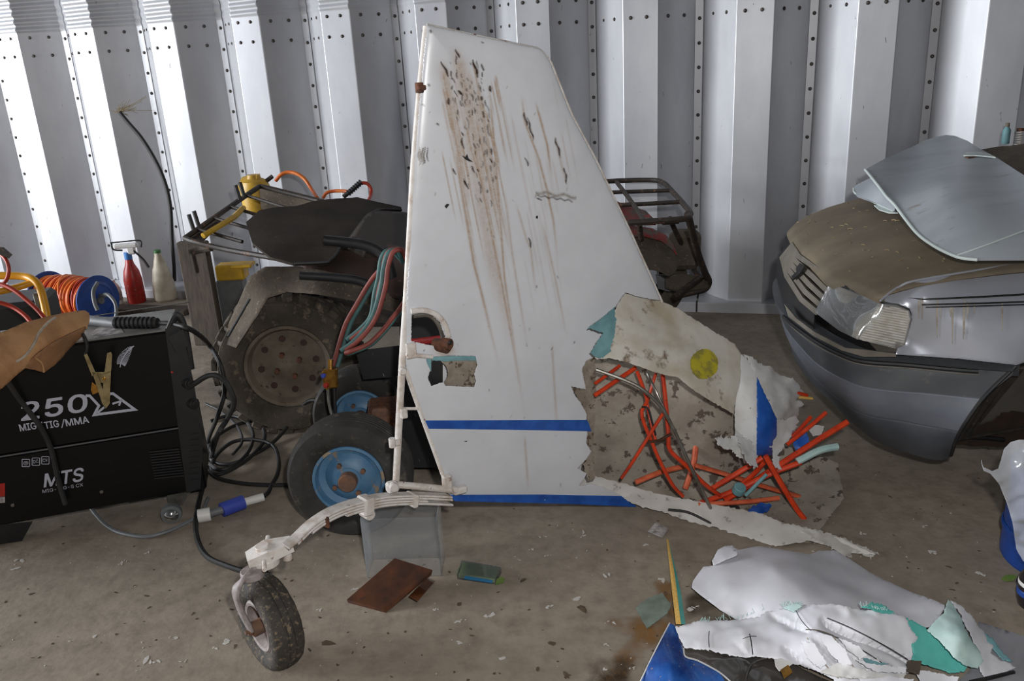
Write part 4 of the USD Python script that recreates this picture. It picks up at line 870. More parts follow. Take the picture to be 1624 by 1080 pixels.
# ================================================================== WELDER
we = np.array([-1.19, 2.70, 0.0]); wd = np.array([0.961, 0.277, 0.0]); wn = np.array([0.277, -0.961, 0.0]); Zv = np.array([0, 0, 1.0])
def wp(x, y, o=0.0): return onp(x, y, we + wn * o, wn)
ztop = wp(227, 531)[2]
wr = wp(290, 600); s_r = (wr - we) @ wd
welder = thing("welding_machine", "black welding machine with white lettering at the left edge", "welder", we)
def wbox(s0, s1, d0, d1, z0, z1, b=.006):
    c = we + wd * (s0 + s1) / 2 - wn * (d0 + d1) / 2 + Zv * (z0 + z1) / 2
    return box(c, (s1 - s0, d1 - d0, z1 - z0), math.atan2(wd[1], wd[0]), b)
zl = wp(200, 691)[2]
part(welder, "upper_case", wbox(-.95, s_r, 0, .27, zl, ztop), "black_paint", smooth=False)
part(welder, "lower_case", wbox(-.95, s_r + .01, -.004, .275, .075, zl - .004), "black_paint", smooth=False)
part(welder, "top_tray", wbox(-.95, s_r - .01, .004, .268, ztop, ztop + .006), "welder_top", smooth=False, label="grey top of the welder")
part(welder, "seam_strip", wbox(-.95, s_r + .005, -.006, 0, zl - .004, zl + .001, .001), "seam_grey", smooth=False)
part(welder, "skid", cat(hull([wp(x, y, o) for x, y in [(-60, 838), (52, 827), (35, 858), (-60, 872)] for o in (0.0, -.05)])), "black_plastic", smooth=False)
part(welder, "skid", wbox(-.20, s_r, .03, .24, .055, .08), "black_plastic", smooth=False)
# moulded front end on the right
def endp(pts, o0, o1): return hull([wp(x, y, o) for x, y in pts for o in (o0, o1)])
fr_ = part(welder, "front_frame", endp([(262, 522), (284, 512), (297, 560), (308, 610), (322, 700), (318, 775), (296, 782), (290, 690), (284, 600)], .012, -.285), "black_plastic", smooth=False)
part(fr_, "grab_handle", tube([wp(268, 522, .0), wp(280, 500, .0), wp(292, 520, .0), wp(303, 585, .0)], .012, 8), "black_rubber")
part(fr_, "display_hood", endp([(266, 535), (290, 522), (300, 548), (280, 560)], .03, .0), "black_plastic", smooth=False)
for (x, y) in ((298, 608), (306, 640)):
    part(fr_, "socket", cat(cyl(wp(x, y, .014), wn + wd * .6, .018, .03, 18), cyl(wp(x + 3, y, .03), wn + wd * .6, .012, .02, 14)), "black_rubber")
for k in range(9):
    part(fr_, "vent_rib", hull([wp(301 + dx, 690 + k * 9 + dy, o) for dx, dy in ((0, 0), (14, -2), (14, 1), (0, 3)) for o in (.012, .018)]), "black_plastic", smooth=False)
part(fr_, "warning_dot", cyl(wp(273, 590, .014), wn, .004, .004, 10), "bottle_red")
part(welder, "castor_bracket", hull([wp(x, y, o) for x, y in [(264, 780), (306, 774), (290, 800), (268, 802)] for o in (-.06, -.03)]), "steel", smooth=False)
cc = fl(275, 828) + np.array([0, 0, .035])
cst = part(welder, "castor", lathe([(0.02, -.014), (.034, -.012), (.036, 0), (.034, .012), (.02, .014)], 28, cc, wn), "grey_tube")
part(cst, "hub_cap", lathe([(0.025, .012), (.023, .022), (.014, .030), (0, .033)], 24, cc, wn), "chrome", label="shiny domed hub cap")
# lettering and emblem printed on the side
ux, uy = wd, Zv
def wtext(s, h_px, x, y, x_end, slant=0.0, m="lettering", o=.0015, label=None, nm="lettering", bold=True):
    p, q = wp(x, y, o), wp(x_end, y - (x_end - x) * .115, o)
    h = h_px * np.linalg.norm(wp(x, y) - wp(x, y - 10)) / 10
    t = meshkit.text_mesh(s, h, .001, bold); w = np.linalg.norm(q - p) / (t.bounds[1][0] - t.bounds[0][0])
    part(welder, nm, text(s, h, p, ux, uy, bold, slant, .001, w), m, smooth=False, label=label)
wtext("250", 27, 28, 668, 134, .22, label="large white 250")
wtext("MIG", 10.5, 31, 684, 58, 0.0); wtext("/", 10.5, 62, 681, 67, .2); wtext("TIG", 10.5, 71, 680, 94, 0.0); wtext("/", 10.5, 97, 677, 102, .2); wtext("MMA", 10.5, 104, 676, 141, 0.0)
wtext("MTS", 20, 67, 773, 130, .28, o=.0055, label="slanted white MTS")
wtext("MIG-TIG-S CX", 5, 67, 782, 132, 0.1, o=.0055, bold=False)
wtext("250 AMP PULSE", 7, 148, 663, 214, 0.0, "lettering_red", bold=False) if False else None
def stroke_px(pts, w, name, m="lettering", o=.0015):
    poly = LineString(pts).buffer(w / 2, cap_style=2, join_style=2)
    part(welder, name, pextrude(poly, (we, wn), o), m, smooth=False)
z8 = lambda pts: [(x / 4.5, 480 + y / 4.5) for x, y in pts]
stroke_px(z8([(612, 664), (640, 664), (706, 735), (672, 800), (962, 762), (806, 648), (782, 650), (745, 735)]), 4.2, "emblem")
stroke_px(z8([(640, 662), (600, 662)]), .5, "emblem") if False else None
stroke_px(z8([(802, 722), (862, 702), (850, 735)]), 3.0, "emblem")
stroke_px(z8([(690, 790), (745, 745)]), 3.4, "emblem")
# fern leaf emblem
spine = spline([(190.5, 582), (192.5, 573), (198, 563), (206, 553), (212, 549)], 6)
leaf_lines = [LineString(spine).buffer(.7)]
for i in range(4, len(spine) - 1, 1):
    p = spine[i]; t = spine[i + 1] - spine[i - 1]; t = t / np.linalg.norm(t); nrm_ = np.array([t[1], -t[0]]); L = 9 * math.sin(math.pi * min(1, (i + 3) / len(spine))) + 1
    for sgn in (1, -1):
        e = p + (nrm_ * sgn * .9 - t * .35) * L * (1 if sgn < 0 else .8)
        leaf_lines.append(LineString([p, e]).buffer(.42))
fern = shapely.union_all(leaf_lines)
part(welder, "emblem", pextrude(fern, (we, wn), .0015), "lettering", smooth=False, label="white fern leaf emblem")
for x, y, s in ((41, 734, "@"), (57, 732, "DC"), (72, 730, "CV")):
    sq = Point(x, y).buffer(6.6, cap_style=1); sq = shapely.box(x - 5.2, y - 5, x + 5.2, y + 5).buffer(1.2)
    ring = sq.difference(sq.buffer(-1.0))
    part(welder, "symbol", pextrude(ring, (we, wn), .0055), "lettering", smooth=False)
    wtext(s, 5, x - 4, y + 2.8, x + 4, 0, o=.0055, nm="symbol", bold=False)
for k in range(11):
    y = 716 + k * 4.2
    part(welder, "vent_slat", hull([wp(x, yy, o) for x, yy in [(237 + k * .8, y), (284 + k * .8, y - 5), (284 + k * .8, y - 2.6), (237 + k * .8, y + 2.4)] for o in (.003, .009)]), "black_plastic", smooth=False)
for x, y in ((300, 757), (161, 780), (20, 801)): part(welder, "screw", cyl(wp(x, y, .006), wn, .006, .005, 10), "steel")
part(welder, "rating_label", psheet([(-20, 770), (8, 766), (8, 788), (-20, 792)], [(0, 0, .0055)], "p", 4, .001, plane=(we, wn)), "bottle_red", smooth=False)
part(welder, "rating_label", psheet([(-20, 790), (8, 787), (8, 797), (-20, 800)], [(0, 0, .0055)], "p", 4, .001, plane=(we, wn)), "paper", smooth=False)
part(welder, "sticker", psheet([(144, 528), (160, 516), (190, 518), (196, 527), (150, 535)], [(0, 0, ztop + .0075)], "z", 4, .001), "paper", smooth=False)
part(welder, "power_cable", tube([wp(13, 606, .03), wp(30, 632, .02), wp(48, 655, .015), wp(66, 680, .015), wp(82, 715, .015), wp(92, 760, .02), wp(104, 800, .03)], .0085, 8), "black_rubber")
part(welder, "welding_lead", tube([wp(303, 612, .04), wp(330, 596, .07), wp(350, 598, .1), wp(364, 616, .12), wp(371, 640, .12), wp(360, 665, .1), wp(345, 690, .12), fl(335, 724, .02), fl(322, 770, .012), fl(312, 815, .01), fl(312, 850, .01), fl(326, 880, .01), fl(356, 896, .01), fl(398, 908, .01), fl(425, 904, .01)], .009, 8), "black_rubber")
# torch handle lying on top, its hose looping to the floor
tg = thing("welding_torch", "grey and black ribbed welding torch lying on top of the welder", "torch", fl(190, 512, ztop))
zt = ztop + .024
tb = part(tg, "barrel", rod(fl(138, 508, zt), fl(184, 512, zt), .018, 14), "grey_tube")
gr = part(tg, "grip", rod(fl(182, 512, zt), fl(250, 512, zt), .017, 14), "black_rubber")
for k in range(9):
    p = fl(186 + k * 7, 512, zt); part(gr, "grip_ring", cyl(p, fl(250, 512, zt) - fl(182, 512, zt), .0215, .009, 14), "black_plastic")
part(tg, "hose", tube([fl(248, 512, zt), fl(275, 514, zt), fl(305, 524, zt - .02), aty(330, 545, 3.05), aty(350, 580, 3.0), aty(356, 620, 3.0), aty(345, 660, 3.0), fl(330, 700, .02), fl(338, 650 + 70, .02)], .0085, 8), "black_rubber")
rodt = thing("welding_rod", "thin bright welding rod lying across the welder top", "rod", fl(220, 492, ztop))
part(rodt, "wire", rod(fl(150, 501, ztop + .045), fl(300, 479, ztop + .045), .0018, 6), "steel")
# earth clamp
cl = thing("earth_clamp", "brass spring clamp hanging over the white lettering on the welder", "clamp", wp(165, 645))
def cpl(pts, o0, o1): return hull([wp(x, y, o) for x, y in pts for o in (o0, o1)])
part(cl, "jaw", cat(cpl([(133, 563), (138, 561), (146, 578), (152, 592), (146, 597)], .02, .045), cpl([(146, 590), (153, 590), (170, 636), (166, 645), (162, 640)], .02, .045)), "brass_clamp", smooth=False, kind="stuff" if False else None)
part(cl, "jaw", cat(cpl([(170, 560), (176, 558), (178, 563), (176, 590), (165, 594)], .03, .05), cpl([(164, 592), (176, 588), (174, 640), (168, 648), (163, 640)], .03, .05)), "brass_clamp", smooth=False)
part(cl, "bridge", cpl([(147, 590), (158, 595), (168, 590), (166, 608), (154, 606)], .028, .04), "brass_clamp", smooth=False)
part(cl, "rivet", cyl(wp(165, 601, .052), wn, .005, .006, 12), "brass")
part(cl, "copper_braid", cpl([(146, 606), (154, 612), (156, 622), (147, 626), (144, 618)], .02, .045), "brass", smooth=False)
part(cl, "lead", tube([wp(136, 562, .03), wp(138, 548, .03), wp(134, 535, .02), fl(128, 525, ztop + .02)], .006, 8), "black_rubber")
# tan leather thrown over the welder
LZ = [(-40, 560, 2.30), (0, 530, 2.46), (40, 508, 2.58), (90, 496, 2.68), (136, 490, 2.78), (142, 500, 2.74), (138, 520, 2.68), (70, 545, 2.52), (40, 584, 2.44), (0, 618, 2.36), (-40, 640, 2.28), (104, 560, 2.60), (70, 590, 2.52)]
lea = thing("leather_apron", "tan suede leather piece folded over the left end of the welder", "leather", aty(70, 550, 2.5))
part(lea, "hide", psheet([(-40, 545), (0, 527), (40, 510), (85, 500), (120, 491), (135, 489), (141, 493), (142, 504), (138, 519), (110, 530), (80, 545), (60, 562), (40, 584), (20, 600), (0, 617), (-40, 645)], LZ, "Y", 6, .006, amp=.012, freq=6, ridge=.004, seed=31), "leather_tan", smooth=True)
part(lea, "turned_flap", psheet([(138, 519), (131, 534), (104, 560), (85, 580), (70, 591), (56, 587), (39, 584), (60, 562), (84, 543), (112, 529)], [(138, 519, 2.665), (104, 560, 2.60), (70, 591, 2.51), (39, 584, 2.44), (84, 543, 2.54)], "Y", 5, .006, amp=.008, freq=9, seed=33), "leather_dark", smooth=True, label="darker turned-over corner")
part(lea, "stitched_edge", tube([aty(x, y, Y) for x, y, Y in [(70, 590, 2.50), (66, 576, 2.49), (56, 568, 2.47)]], .003, 6), "leather_tan")
part(lea, "cord", tube([aty(x, y, Y - .03) for x, y, Y in [(-20, 582, 2.36), (0, 579, 2.42), (24, 574, 2.45), (42, 562, 2.48), (54, 545, 2.52), (62, 528, 2.56), (76, 512, 2.62), (88, 503, 2.66)]], .004, 6), "cord_pale")

# ================================================================== BACK LEFT: barrow frame, reel, bottles, hose
yf = thing("yellow_trolley", "bright yellow bent tube trolley behind the tan leather at the left edge", "trolley", aty(40, 470, 3.6))
def Yt(pts, r, m, parent, name, n=6, sides=10): return part(parent, name, tube([aty(x, y, Y) for x, y, Y in pts], r, sides, n), m, smooth=40)
Yt([(-40, 437, 3.7), (0, 437, 3.7), (35, 438, 3.7), (52, 443, 3.68), (63, 456, 3.66), (70, 480, 3.64), (75, 508, 3.62), (80, 560, 3.6)], .017, "yellow_paint", yf, "tube")
Yt([(-40, 471, 3.55), (0, 462, 3.6), (30, 455, 3.65), (54, 447, 3.68)], .015, "yellow_paint", yf, "tube")
part(yf, "engine_block", box(aty(8, 505, 3.85), (.42, .28, .2), .2, .02), "black_plastic", smooth=False)
part(yf, "bracket", box(aty(60, 480, 3.68), (.02, .02, .09), .2, .003), "steel", smooth=False)
rl = thing("air_line", "dark red hose looping over the yellow frame", "hose", aty(5, 470, 3.6))
Yt([(-20, 402, 3.60), (0, 404, 3.58), (10, 413, 3.56), (14, 428, 3.55), (10, 444, 3.54), (0, 452, 3.54), (-20, 456, 3.54)], .008, "red_cable", rl, "loop")
Yt([(-20, 448, 3.52), (5, 452, 3.50), (25, 462, 3.48), (45, 478, 3.46), (60, 492, 3.44), (72, 506, 3.42)], .009, "red_cable", rl, "loop")
Yt([(-20, 477, 3.42), (0, 480, 3.42), (20, 487, 3.42), (38, 499, 3.4), (50, 512, 3.38)], .009, "red_cable", rl, "loop")
part(rl, "tape_end", hull([aty(x, y, Y) for x, y in [(-5, 391), (6, 392), (20, 404), (14, 410), (0, 404)] for Y in (3.52, 3.57)]), "rack_black", smooth=False)
# cable reel on the floor by the wall
RA, RB_ = aty(71, 438, 5.36), aty(147, 437, 5.16)
ax = RB_ - RA; ax[2] = 0; Lr = np.linalg.norm(ax); ax /= Lr
r_f = .155
rA = np.array([RA[0], RA[1], r_f]); rB = rA + ax * Lr
reel = thing("cable_reel", "reel of orange extension cable with blue end discs on the floor by the wall", "cable reel", (rA + rB) / 2 * [1, 1, 0])
for c, sg in ((rA, -1), (rB, 1)):
    part(reel, "flange", lathe([(0.02, -.006), (r_f * .6, -.006), (r_f * .64, -.012 * -sg), (r_f, -.005), (r_f + .002, 0), (r_f, .006), (r_f * .66, .006), (r_f * .6, .012 * sg), (.02, .012 * sg)], 40, c, ax), "reel_blue", smooth=40)
part(reel, "core", rod(rA, rB, .05, 18), "reel_blue")
rw = random.Random(3); prev = None
layers = [(.132, 21), (.118, 20)]
for r0, cnt in layers:
    for k in range(cnt):
        u = (k + .5) / cnt; tilt = rw.uniform(-.10, .10); rr = r0 * (1 - .07 * abs(2 * u - 1)) + rw.uniform(-.004, .006)
        base = frame_of(ax); pts = []
        for a in np.linspace(0, 2 * math.pi, 40, endpoint=False):
            pts.append(rA + ax * (Lr * (.04 + .92 * u) + tilt * .25 * math.sin(a + k)) + base[:, 0] * rr * math.cos(a) + base[:, 1] * rr * math.sin(a))
        part(reel, "cable_turn", sweep(np.array(pts), .0085, 7, closed=True), "orange_cable" if rw.random() < .7 else "red_cable", smooth=True)
for sgn in (.35, -.2):
    pts = []
    for a in np.linspace(-.3, 2.2, 24):
        base = frame_of(ax); pts.append(rA + ax * Lr * (.25 + .4 * (a / 2.2) * (1 if sgn > 0 else .2) + (0 if sgn > 0 else .15)) - base[:, 1] * .138 * math.cos(a - .8) * -1 + base[:, 0] * .138 * math.sin(a - .8) * -1)
    part(reel, "cable_turn", sweep(np.array(pts), .008, 7), "orange_cable", smooth=True)
part(reel, "crank", cat(cyl(rB + ax * .02, ax, .022, .03, 14), rod(rB + ax * .03, rB + ax * .035 + [0, 0, .035], .010), cyl(rB + ax * .05 + [0, 0, .035], ax, .012, .05, 12)), "grey_tube", smooth=40)
gh = thing("grey_hose", "short grey hose hanging off the reel end", "hose", rB * [1, 1, 0])
part(gh, "hose", tube([rB + ax * .03 + [0, 0, .03], rB + ax * .09 + [0.02, -.03, .05], rB + ax * .14 + [.03, -.05, 0], rB + ax * .15 + [.02, -.08, -.08], rB + ax * .14 + [-.02, -.12, -.14]], .011, 8), "grey_tube")
Yt([(155, 448, 5.05), (148, 462, 5.0), (150, 480, 4.98), (155, 492, 4.97)], .012, "grey_tube", gh, "hose_tail")
# bottles at the foot of the wall
def bottle(name, label, px, py, prof, m, Y=None, extra=None, group=None):
    b = fl(px, py); t = thing(name, label, "bottle", b, group)
    part(t, "body", lathe(prof, 20, b), m)
    if extra: extra(t, b)
    return t
def jug_top(t, b):
    part(t, "trigger_head", cat(box(b + [0, 0, .395], (.15, .05, .03), .1, .008), box(b + [.03, 0, .36], (.05, .04, .05), .1, .008)), "bottle_white", smooth=False)
    part(t, "cap", cyl(b + [0, 0, .325], (0, 0, 1), .025, .05, 14), "cap_blue")
    part(t, "trigger", tube([b + [.04, -.01, .37], b + [.10, -.01, .30], b + [.13, -.01, .24]], .007, 6), "black_plastic")
    part(t, "trigger_guard", tube([b + [-.095, 0, .42], b + [-.09, 0, .375], b + [-.03, 0, .365]], .006, 6), "black_plastic")
    part(t, "top_edge", tube([b + [-.1, 0, .42], b + [0, 0, .424], b + [.1, 0, .424], b + [.1, 0, .38]], .005, 6), "black_plastic")
bottle("spray_bottle", "red spray bottle with white trigger head and blue collar by the wall", 218, 479, [(0, 0), (.055, 0), (.06, .01), (.06, .16), (.05, .22), (.028, .27), (.022, .31), (0, .31)], "bottle_red", extra=jug_top)
bottle("oil_jug", "cream plastic oil jug right of the red spray bottle", 264, 475, [(0, 0), (.07, 0), (.078, .012), (.072, .12), (.055, .21), (.035, .28), (.024, .31), (.024, .33), (0, .33)], "bottle_cream", extra=lambda t, b: part(t, "cap", cyl(b + [0, 0, .335], (0, 0, 1), .024, .03, 14), "cap_green"))
bottle("small_bottle", "small white bottle left of the red spray bottle", 186, 482, [(0, 0), (.04, 0), (.043, .008), (.042, .10), (.03, .135), (.016, .15), (.016, .17), (0, .17)], "bottle_white", extra=lambda t, b: part(t, "label_band", lathe([(.0435, .03), (.0437, .03), (.0435, .085)], 20, b), "paper"))
jk = thing("dust_board", "dusty board lying on the floor in front of the bottles", "board", fl(180, 500))
part(jk, "board", box(fl(236, 496) + [0, 0, .02], (.62, .12, .035), -.25, .006), "timber_old", smooth=False)
# black pipe leaning in the wall corrugation
pp = thing("black_pipe", "black plastic pipe curving up the corrugated wall at left", "pipe", wallpt(-2.3, .1, 0))
pl = [(190, 178), (205, 196), (224, 218), (242, 246), (256, 274), (266, 304), (271, 335), (273, 380), (276, 420), (277, 445)]
pls = [onp(x, y, wallpt(0, .205, 0), NW) for k, (x, y) in enumerate(pl)]
part(pp, "pipe", sweep(spline(pls, 6), .012, 10), "black_rubber", smooth=40)
rs = random.Random(8); st_ = []
for k in range(34):
    a = pls[0] + [rs.uniform(-.01, .01), 0, rs.uniform(-.01, .01)]
    d = np.array([rs.uniform(-.06, .22), rs.uniform(.0, .03), rs.uniform(-.03, .1)]) * rs.uniform(.3, 1)
    st_.append(tube([a, a + d * .5 + [0, 0, rs.uniform(-.01, .02)], a + d], .0011, 4, 3))
part(pp, "straw_tuft", st_, "straw", kind="stuff")

# ================================================================== QUAD BIKE behind the fin
atv = thing("quad_bike", "muddy red and black quad bike with steel racks behind the aircraft fin", "quad bike", (-.3, 3.9, 0))
def tyre_mesh(c, axis, R, r_rim, w, groove=0, n=64):
    p = [(r_rim, -w * .36), (r_rim + .008, -w * .44), (r_rim + (R - r_rim) * .45, -w * .52), (R * .93, -w * .48), (R * .985, -w * .36)]
    mid = []
    if groove:
        xs = np.linspace(-w * .33, w * .33, groove * 3)
        for i, x in enumerate(xs): mid.append((R - (.006 if i % 3 == 1 else 0) - .02 * R * (x / (w * .4)) ** 2, x))
    else: mid = [(R, -w * .25), (R * 1.005, 0), (R, w * .25)]
    return lathe(p + mid + [(r, -z) for r, z in p[::-1]], n, c, axis)
ac = aty(463, 588, 3.42); Ra = .30; ac[2] = Ra; aax = np.array([.12, -1.0, 0]); aax /= np.linalg.norm(aax)
tyr = part(atv, "wheel", tyre_mesh(ac, aax, Ra, .175, .22), "tyre_dusty", smooth=40)
B = frame_of(aax); lugs = []
for k in range(28):
    a = k * 2 * math.pi / 28
    for sg in (-1, 1):
        u = B[:, 0] * math.cos(a + (.1 if sg > 0 else 0)) + B[:, 1] * math.sin(a + (.1 if sg > 0 else 0)); tt = np.cross(aax, u)
        lugs.append(box(ac + u * (Ra * .985) + aax * .065 * sg, (.07, .045, .03), R=np.stack([aax, tt, u], 1), bevel=.005))
part(tyr, "tread_lugs", lugs, "tyre_dusty", smooth=False, kind="stuff")
rimd = part(atv, "wheel_rim", lathe([(.182, .075), (.178, .092), (.165, .09), (.150, .06), (.09, .052), (.06, .065), (.03, .075), (0, .075)], 40, ac, aax), "rim_dusty", smooth=40)
for k in range(4):
    a = k * math.pi / 2 + .4; u = B[:, 0] * math.cos(a) + B[:, 1] * math.sin(a)
    part(rimd, "wheel_nut", cyl(ac + u * .052 + aax * .075, aax, .012, .02, 6), "rust")
for k in range(8):
    a = k * math.pi / 4 + .1; u = B[:, 0] * math.cos(a) + B[:, 1] * math.sin(a)
    part(rimd, "rim_hole", cyl(ac + u * .115 + aax * .0565, aax, .014, .006, 14), "rim_dark")
for q, R_ in ((aty(1010, 445, 4.55), .27), (aty(700, 470, 4.4), .27)):
    q[2] = R_; part(atv, "wheel", tyre_mesh(q, aax, R_, .15, .2), "tyre_dusty", smooth=40)
part(atv, "rear_mudguard", psheet([(352, 543), (364, 510), (382, 470), (396, 440), (420, 424), (470, 422), (520, 430), (580, 446), (640, 478), (645, 500), (600, 486), (560, 476), (500, 466), (455, 462), (425, 472), (408, 500), (385, 535), (374, 552)], [(352, 543, 3.30), (396, 440, 3.32), (470, 422, 3.4), (580, 446, 3.35), (645, 490, 3.3), (500, 466, 3.22), (425, 472, 3.24), (385, 535, 3.25)], "Y", 6, .006, amp=.006, freq=9, seed=41), "mud_grey", smooth=True, label="dust-covered grey mudguard")
part(atv, "rear_body", psheet([(470, 418), (517, 414), (540, 396), (560, 380), (650, 392), (650, 480), (620, 470), (580, 450), (500, 432)], [(470, 418, 3.5), (540, 396, 3.6), (650, 392, 3.5), (650, 480, 3.3), (500, 432, 3.4)], "Y", 6, .006, amp=.006, freq=9, seed=42), "fender_red_dark", smooth=True, label="dark red mud-stained rear bodywork")
part(atv, "seat", psheet([(553, 379), (566, 360), (583, 340), (600, 334), (640, 336), (690, 345), (690, 400), (645, 396), (605, 400), (580, 394)], [(553, 379, 3.55), (583, 340, 3.75), (640, 336, 3.8), (690, 400, 3.55), (605, 400, 3.5)], "Y", 6, .05, amp=.004, freq=5), "seat_brown", smooth=True)
Yt([(514, 381, 3.35), (545, 384, 3.35), (575, 388, 3.34), (597, 396, 3.33), (613, 412, 3.32), (622, 440, 3.32)], .021, "black_plastic", atv, "grab_rail")
Yt([(476, 437, 3.28), (530, 440, 3.28), (570, 445, 3.27), (592, 456, 3.26), (606, 478, 3.26)], .017, "black_plastic", atv, "grab_rail")
part(atv, "chassis", box(np.array([-.35, 4.0, .38]), (1.5, .3, .22), -.1, .03), "grime_dark", smooth=False)
part(atv, "fuel_tank", lathe([(0, -.25), (.12, -.24), (.16, -.1), (.16, .1), (.12, .24), (0, .25)], 20, (.1, 4.1, .62), (1, .1, 0)), "atv_red")
# rear rack
def Rk(pts, r, nm="rack_bar", m="rack_black", par=None): return part(par or atv, nm, tube([fl(x, y, z) for x, y, z in pts], r, 8, 4), m, smooth=40)
rk = Rk([(293, 378, .76), (350, 338, .82), (405, 300, .88), (413, 296, .885), (425, 298, .88), (505, 318, .82), (560, 332, .8)], .013, "rear_rack")
Rk([(293, 378, .76), (310, 384, .75), (360, 396, .72), (440, 410, .70)], .013, par=rk)
for k in range(4):
    t = (k + .8) / 4.6
    Rk([(293 + 120 * t, 378 - 82 * t, .76 + .125 * t), (360 + 140 * t, 396 - 72 * t, .72 + .10 * t)], .009, par=rk)
for x, y in ((307, 352), (315, 346), (380, 304), (387, 299)):
    z = .80 if x < 350 else .875
    part(rk, "rack_peg", rod(fl(x, y + 12, z), fl(x, y + 12, z) + [-.01, 0, .07], .010, 8), "trim_black")
part(rk, "mesh_plate", psheet([(298, 376), (345, 345), (352, 352), (318, 386)], [(298, 376, .755), (345, 345, .80), (318, 386, .74)], "z", 5, .004), "rack_black", smooth=False)
part(rk, "yellow_bar", sweep(np.array([fl(322, 374, .77), fl(372, 344, .82), fl(386, 330, .83)]), .014, 8), "yellow_plastic", label="yellow bar on the rear rack")
Rk([(300, 400, .68), (318, 395, .69), (335, 392, .70)], .02, "rack_bar", "mud_grey", par=rk)
part(rk, "rack_leg", rod(fl(305, 400, .70), fl(312, 430, .55), .012), "rack_black")
part(rk, "support_plate", psheet([(411, 297), (505, 318), (480, 330), (420, 334), (414, 330)], [(411, 297, .88), (505, 318, .82), (480, 330, .76), (414, 330, .76)], "z", 5, .004), "mud_grey", smooth=False)
# front rack, fender and bumper, at the right of the fin
ZR = .80
fk_ = Rk([(930, 290, ZR), (957, 288, ZR), (1000, 286, ZR), (1039, 286, ZR), (1052, 290, ZR), (1060, 297, ZR), (1092, 333, ZR), (1093, 342, ZR), (1086, 347, ZR), (1020, 352, ZR), (960, 355, ZR)], .013, "front_rack")
Rk([(945, 306, ZR), (1000, 304, ZR), (1064, 302, ZR)], .010, par=fk_); Rk([(950, 326, ZR), (1010, 324, ZR), (1082, 320, ZR)], .010, par=fk_)
Rk([(978, 289, ZR), (1000, 318, ZR), (1022, 351, ZR)], .011, par=fk_); Rk([(945, 289, ZR), (960, 318, ZR), (975, 353, ZR)], .011, par=fk_)
Rk([(1050, 352, ZR - .02), (1076, 350, ZR - .02)], .014, par=fk_)
Yt([(1091, 340, 3.56), (1099, 372, 3.72), (1108, 405, 3.9), (1118, 432, 4.06), (1124, 446, 4.14), (1118, 458, 4.14), (1096, 464, 4.14), (1070, 470, 4.14)], .017, "rack_black", atv, "bumper_bar")
Yt([(1062, 346, 4.1), (1080, 385, 4.2), (1096, 420, 4.3), (1112, 445, 4.3)], .013, "rack_black", atv, "bumper_bar")
Yt([(1112, 440, 4.14), (1092, 455, 4.05), (1070, 472, 4.0)], .018, "rack_black", atv, "bumper_bar")
Yt([(1014, 356, 3.78), (1016, 372, 3.82), (1017, 380, 3.84)], .013, "rack_black", atv, "rack_stay")
part(atv, "bumper_plate", psheet([(1055, 440), (1080, 434), (1112, 438), (1124, 445), (1120, 456), (1080, 462), (1056, 455)], [(1055, 440, 4.12), (1124, 445, 4.12), (1080, 462, 4.05)], "Y", 5, .01), "mud_grey", smooth=False)
part(atv, "front_mudguard", psheet([(930, 368), (960, 362), (1000, 362), (1040, 366), (1058, 374), (1068, 388), (1074, 402), (1072, 412), (1082, 412), (1076, 420), (1072, 430), (1062, 438), (1050, 432), (1038, 428), (1010, 424), (960, 420), (930, 420)], [(930, 368, 3.9), (1000, 362, 3.95), (1058, 374, 4.0), (1076, 415, 3.9), (1060, 437, 3.8), (1010, 424, 3.76), (930, 420, 3.76), (1010, 390, 3.86)], "Y", 5, .006, amp=.006, freq=8, seed=44), "mud_grey", smooth=True, label="mud-crusted front mudguard")
part(atv, "front_panel", psheet([(930, 362), (960, 358), (1000, 357), (1034, 362), (1056, 372), (1068, 388), (1074, 404), (1068, 396), (1050, 382), (1020, 374), (1000, 376), (960, 374), (930, 376)], [(930, 362, 3.87), (1000, 357, 3.93), (1056, 372, 3.97), (1074, 404, 3.88), (1010, 376, 3.86)], "Y", 4, .006), "atv_red", smooth=True, label="red edge of the front bodywork")
part(atv, "front_panel", psheet([(930, 312), (968, 314), (985, 322), (1024, 334), (1036, 346), (1040, 354), (930, 356)], [(930, 312, 4.25), (1024, 334, 4.2), (930, 356, 4.0), (1040, 354, 4.0)], "Y", 5, .01), "atv_red", smooth=True, label="red bodywork under the front rack")
part(atv, "headlamp_cluster", box(aty(1086, 395, 4.25), (.16, .12, .2), -.2, .03), "mud_grey", smooth=False)
part(atv, "skid_plate", psheet([(1040, 436), (1100, 436), (1106, 452), (1060, 462), (1044, 458)], [(1040, 436, 4.2), (1106, 452, 4.2), (1060, 462, 4.2)], "Y", 5, .01), "grey_tube", smooth=False)
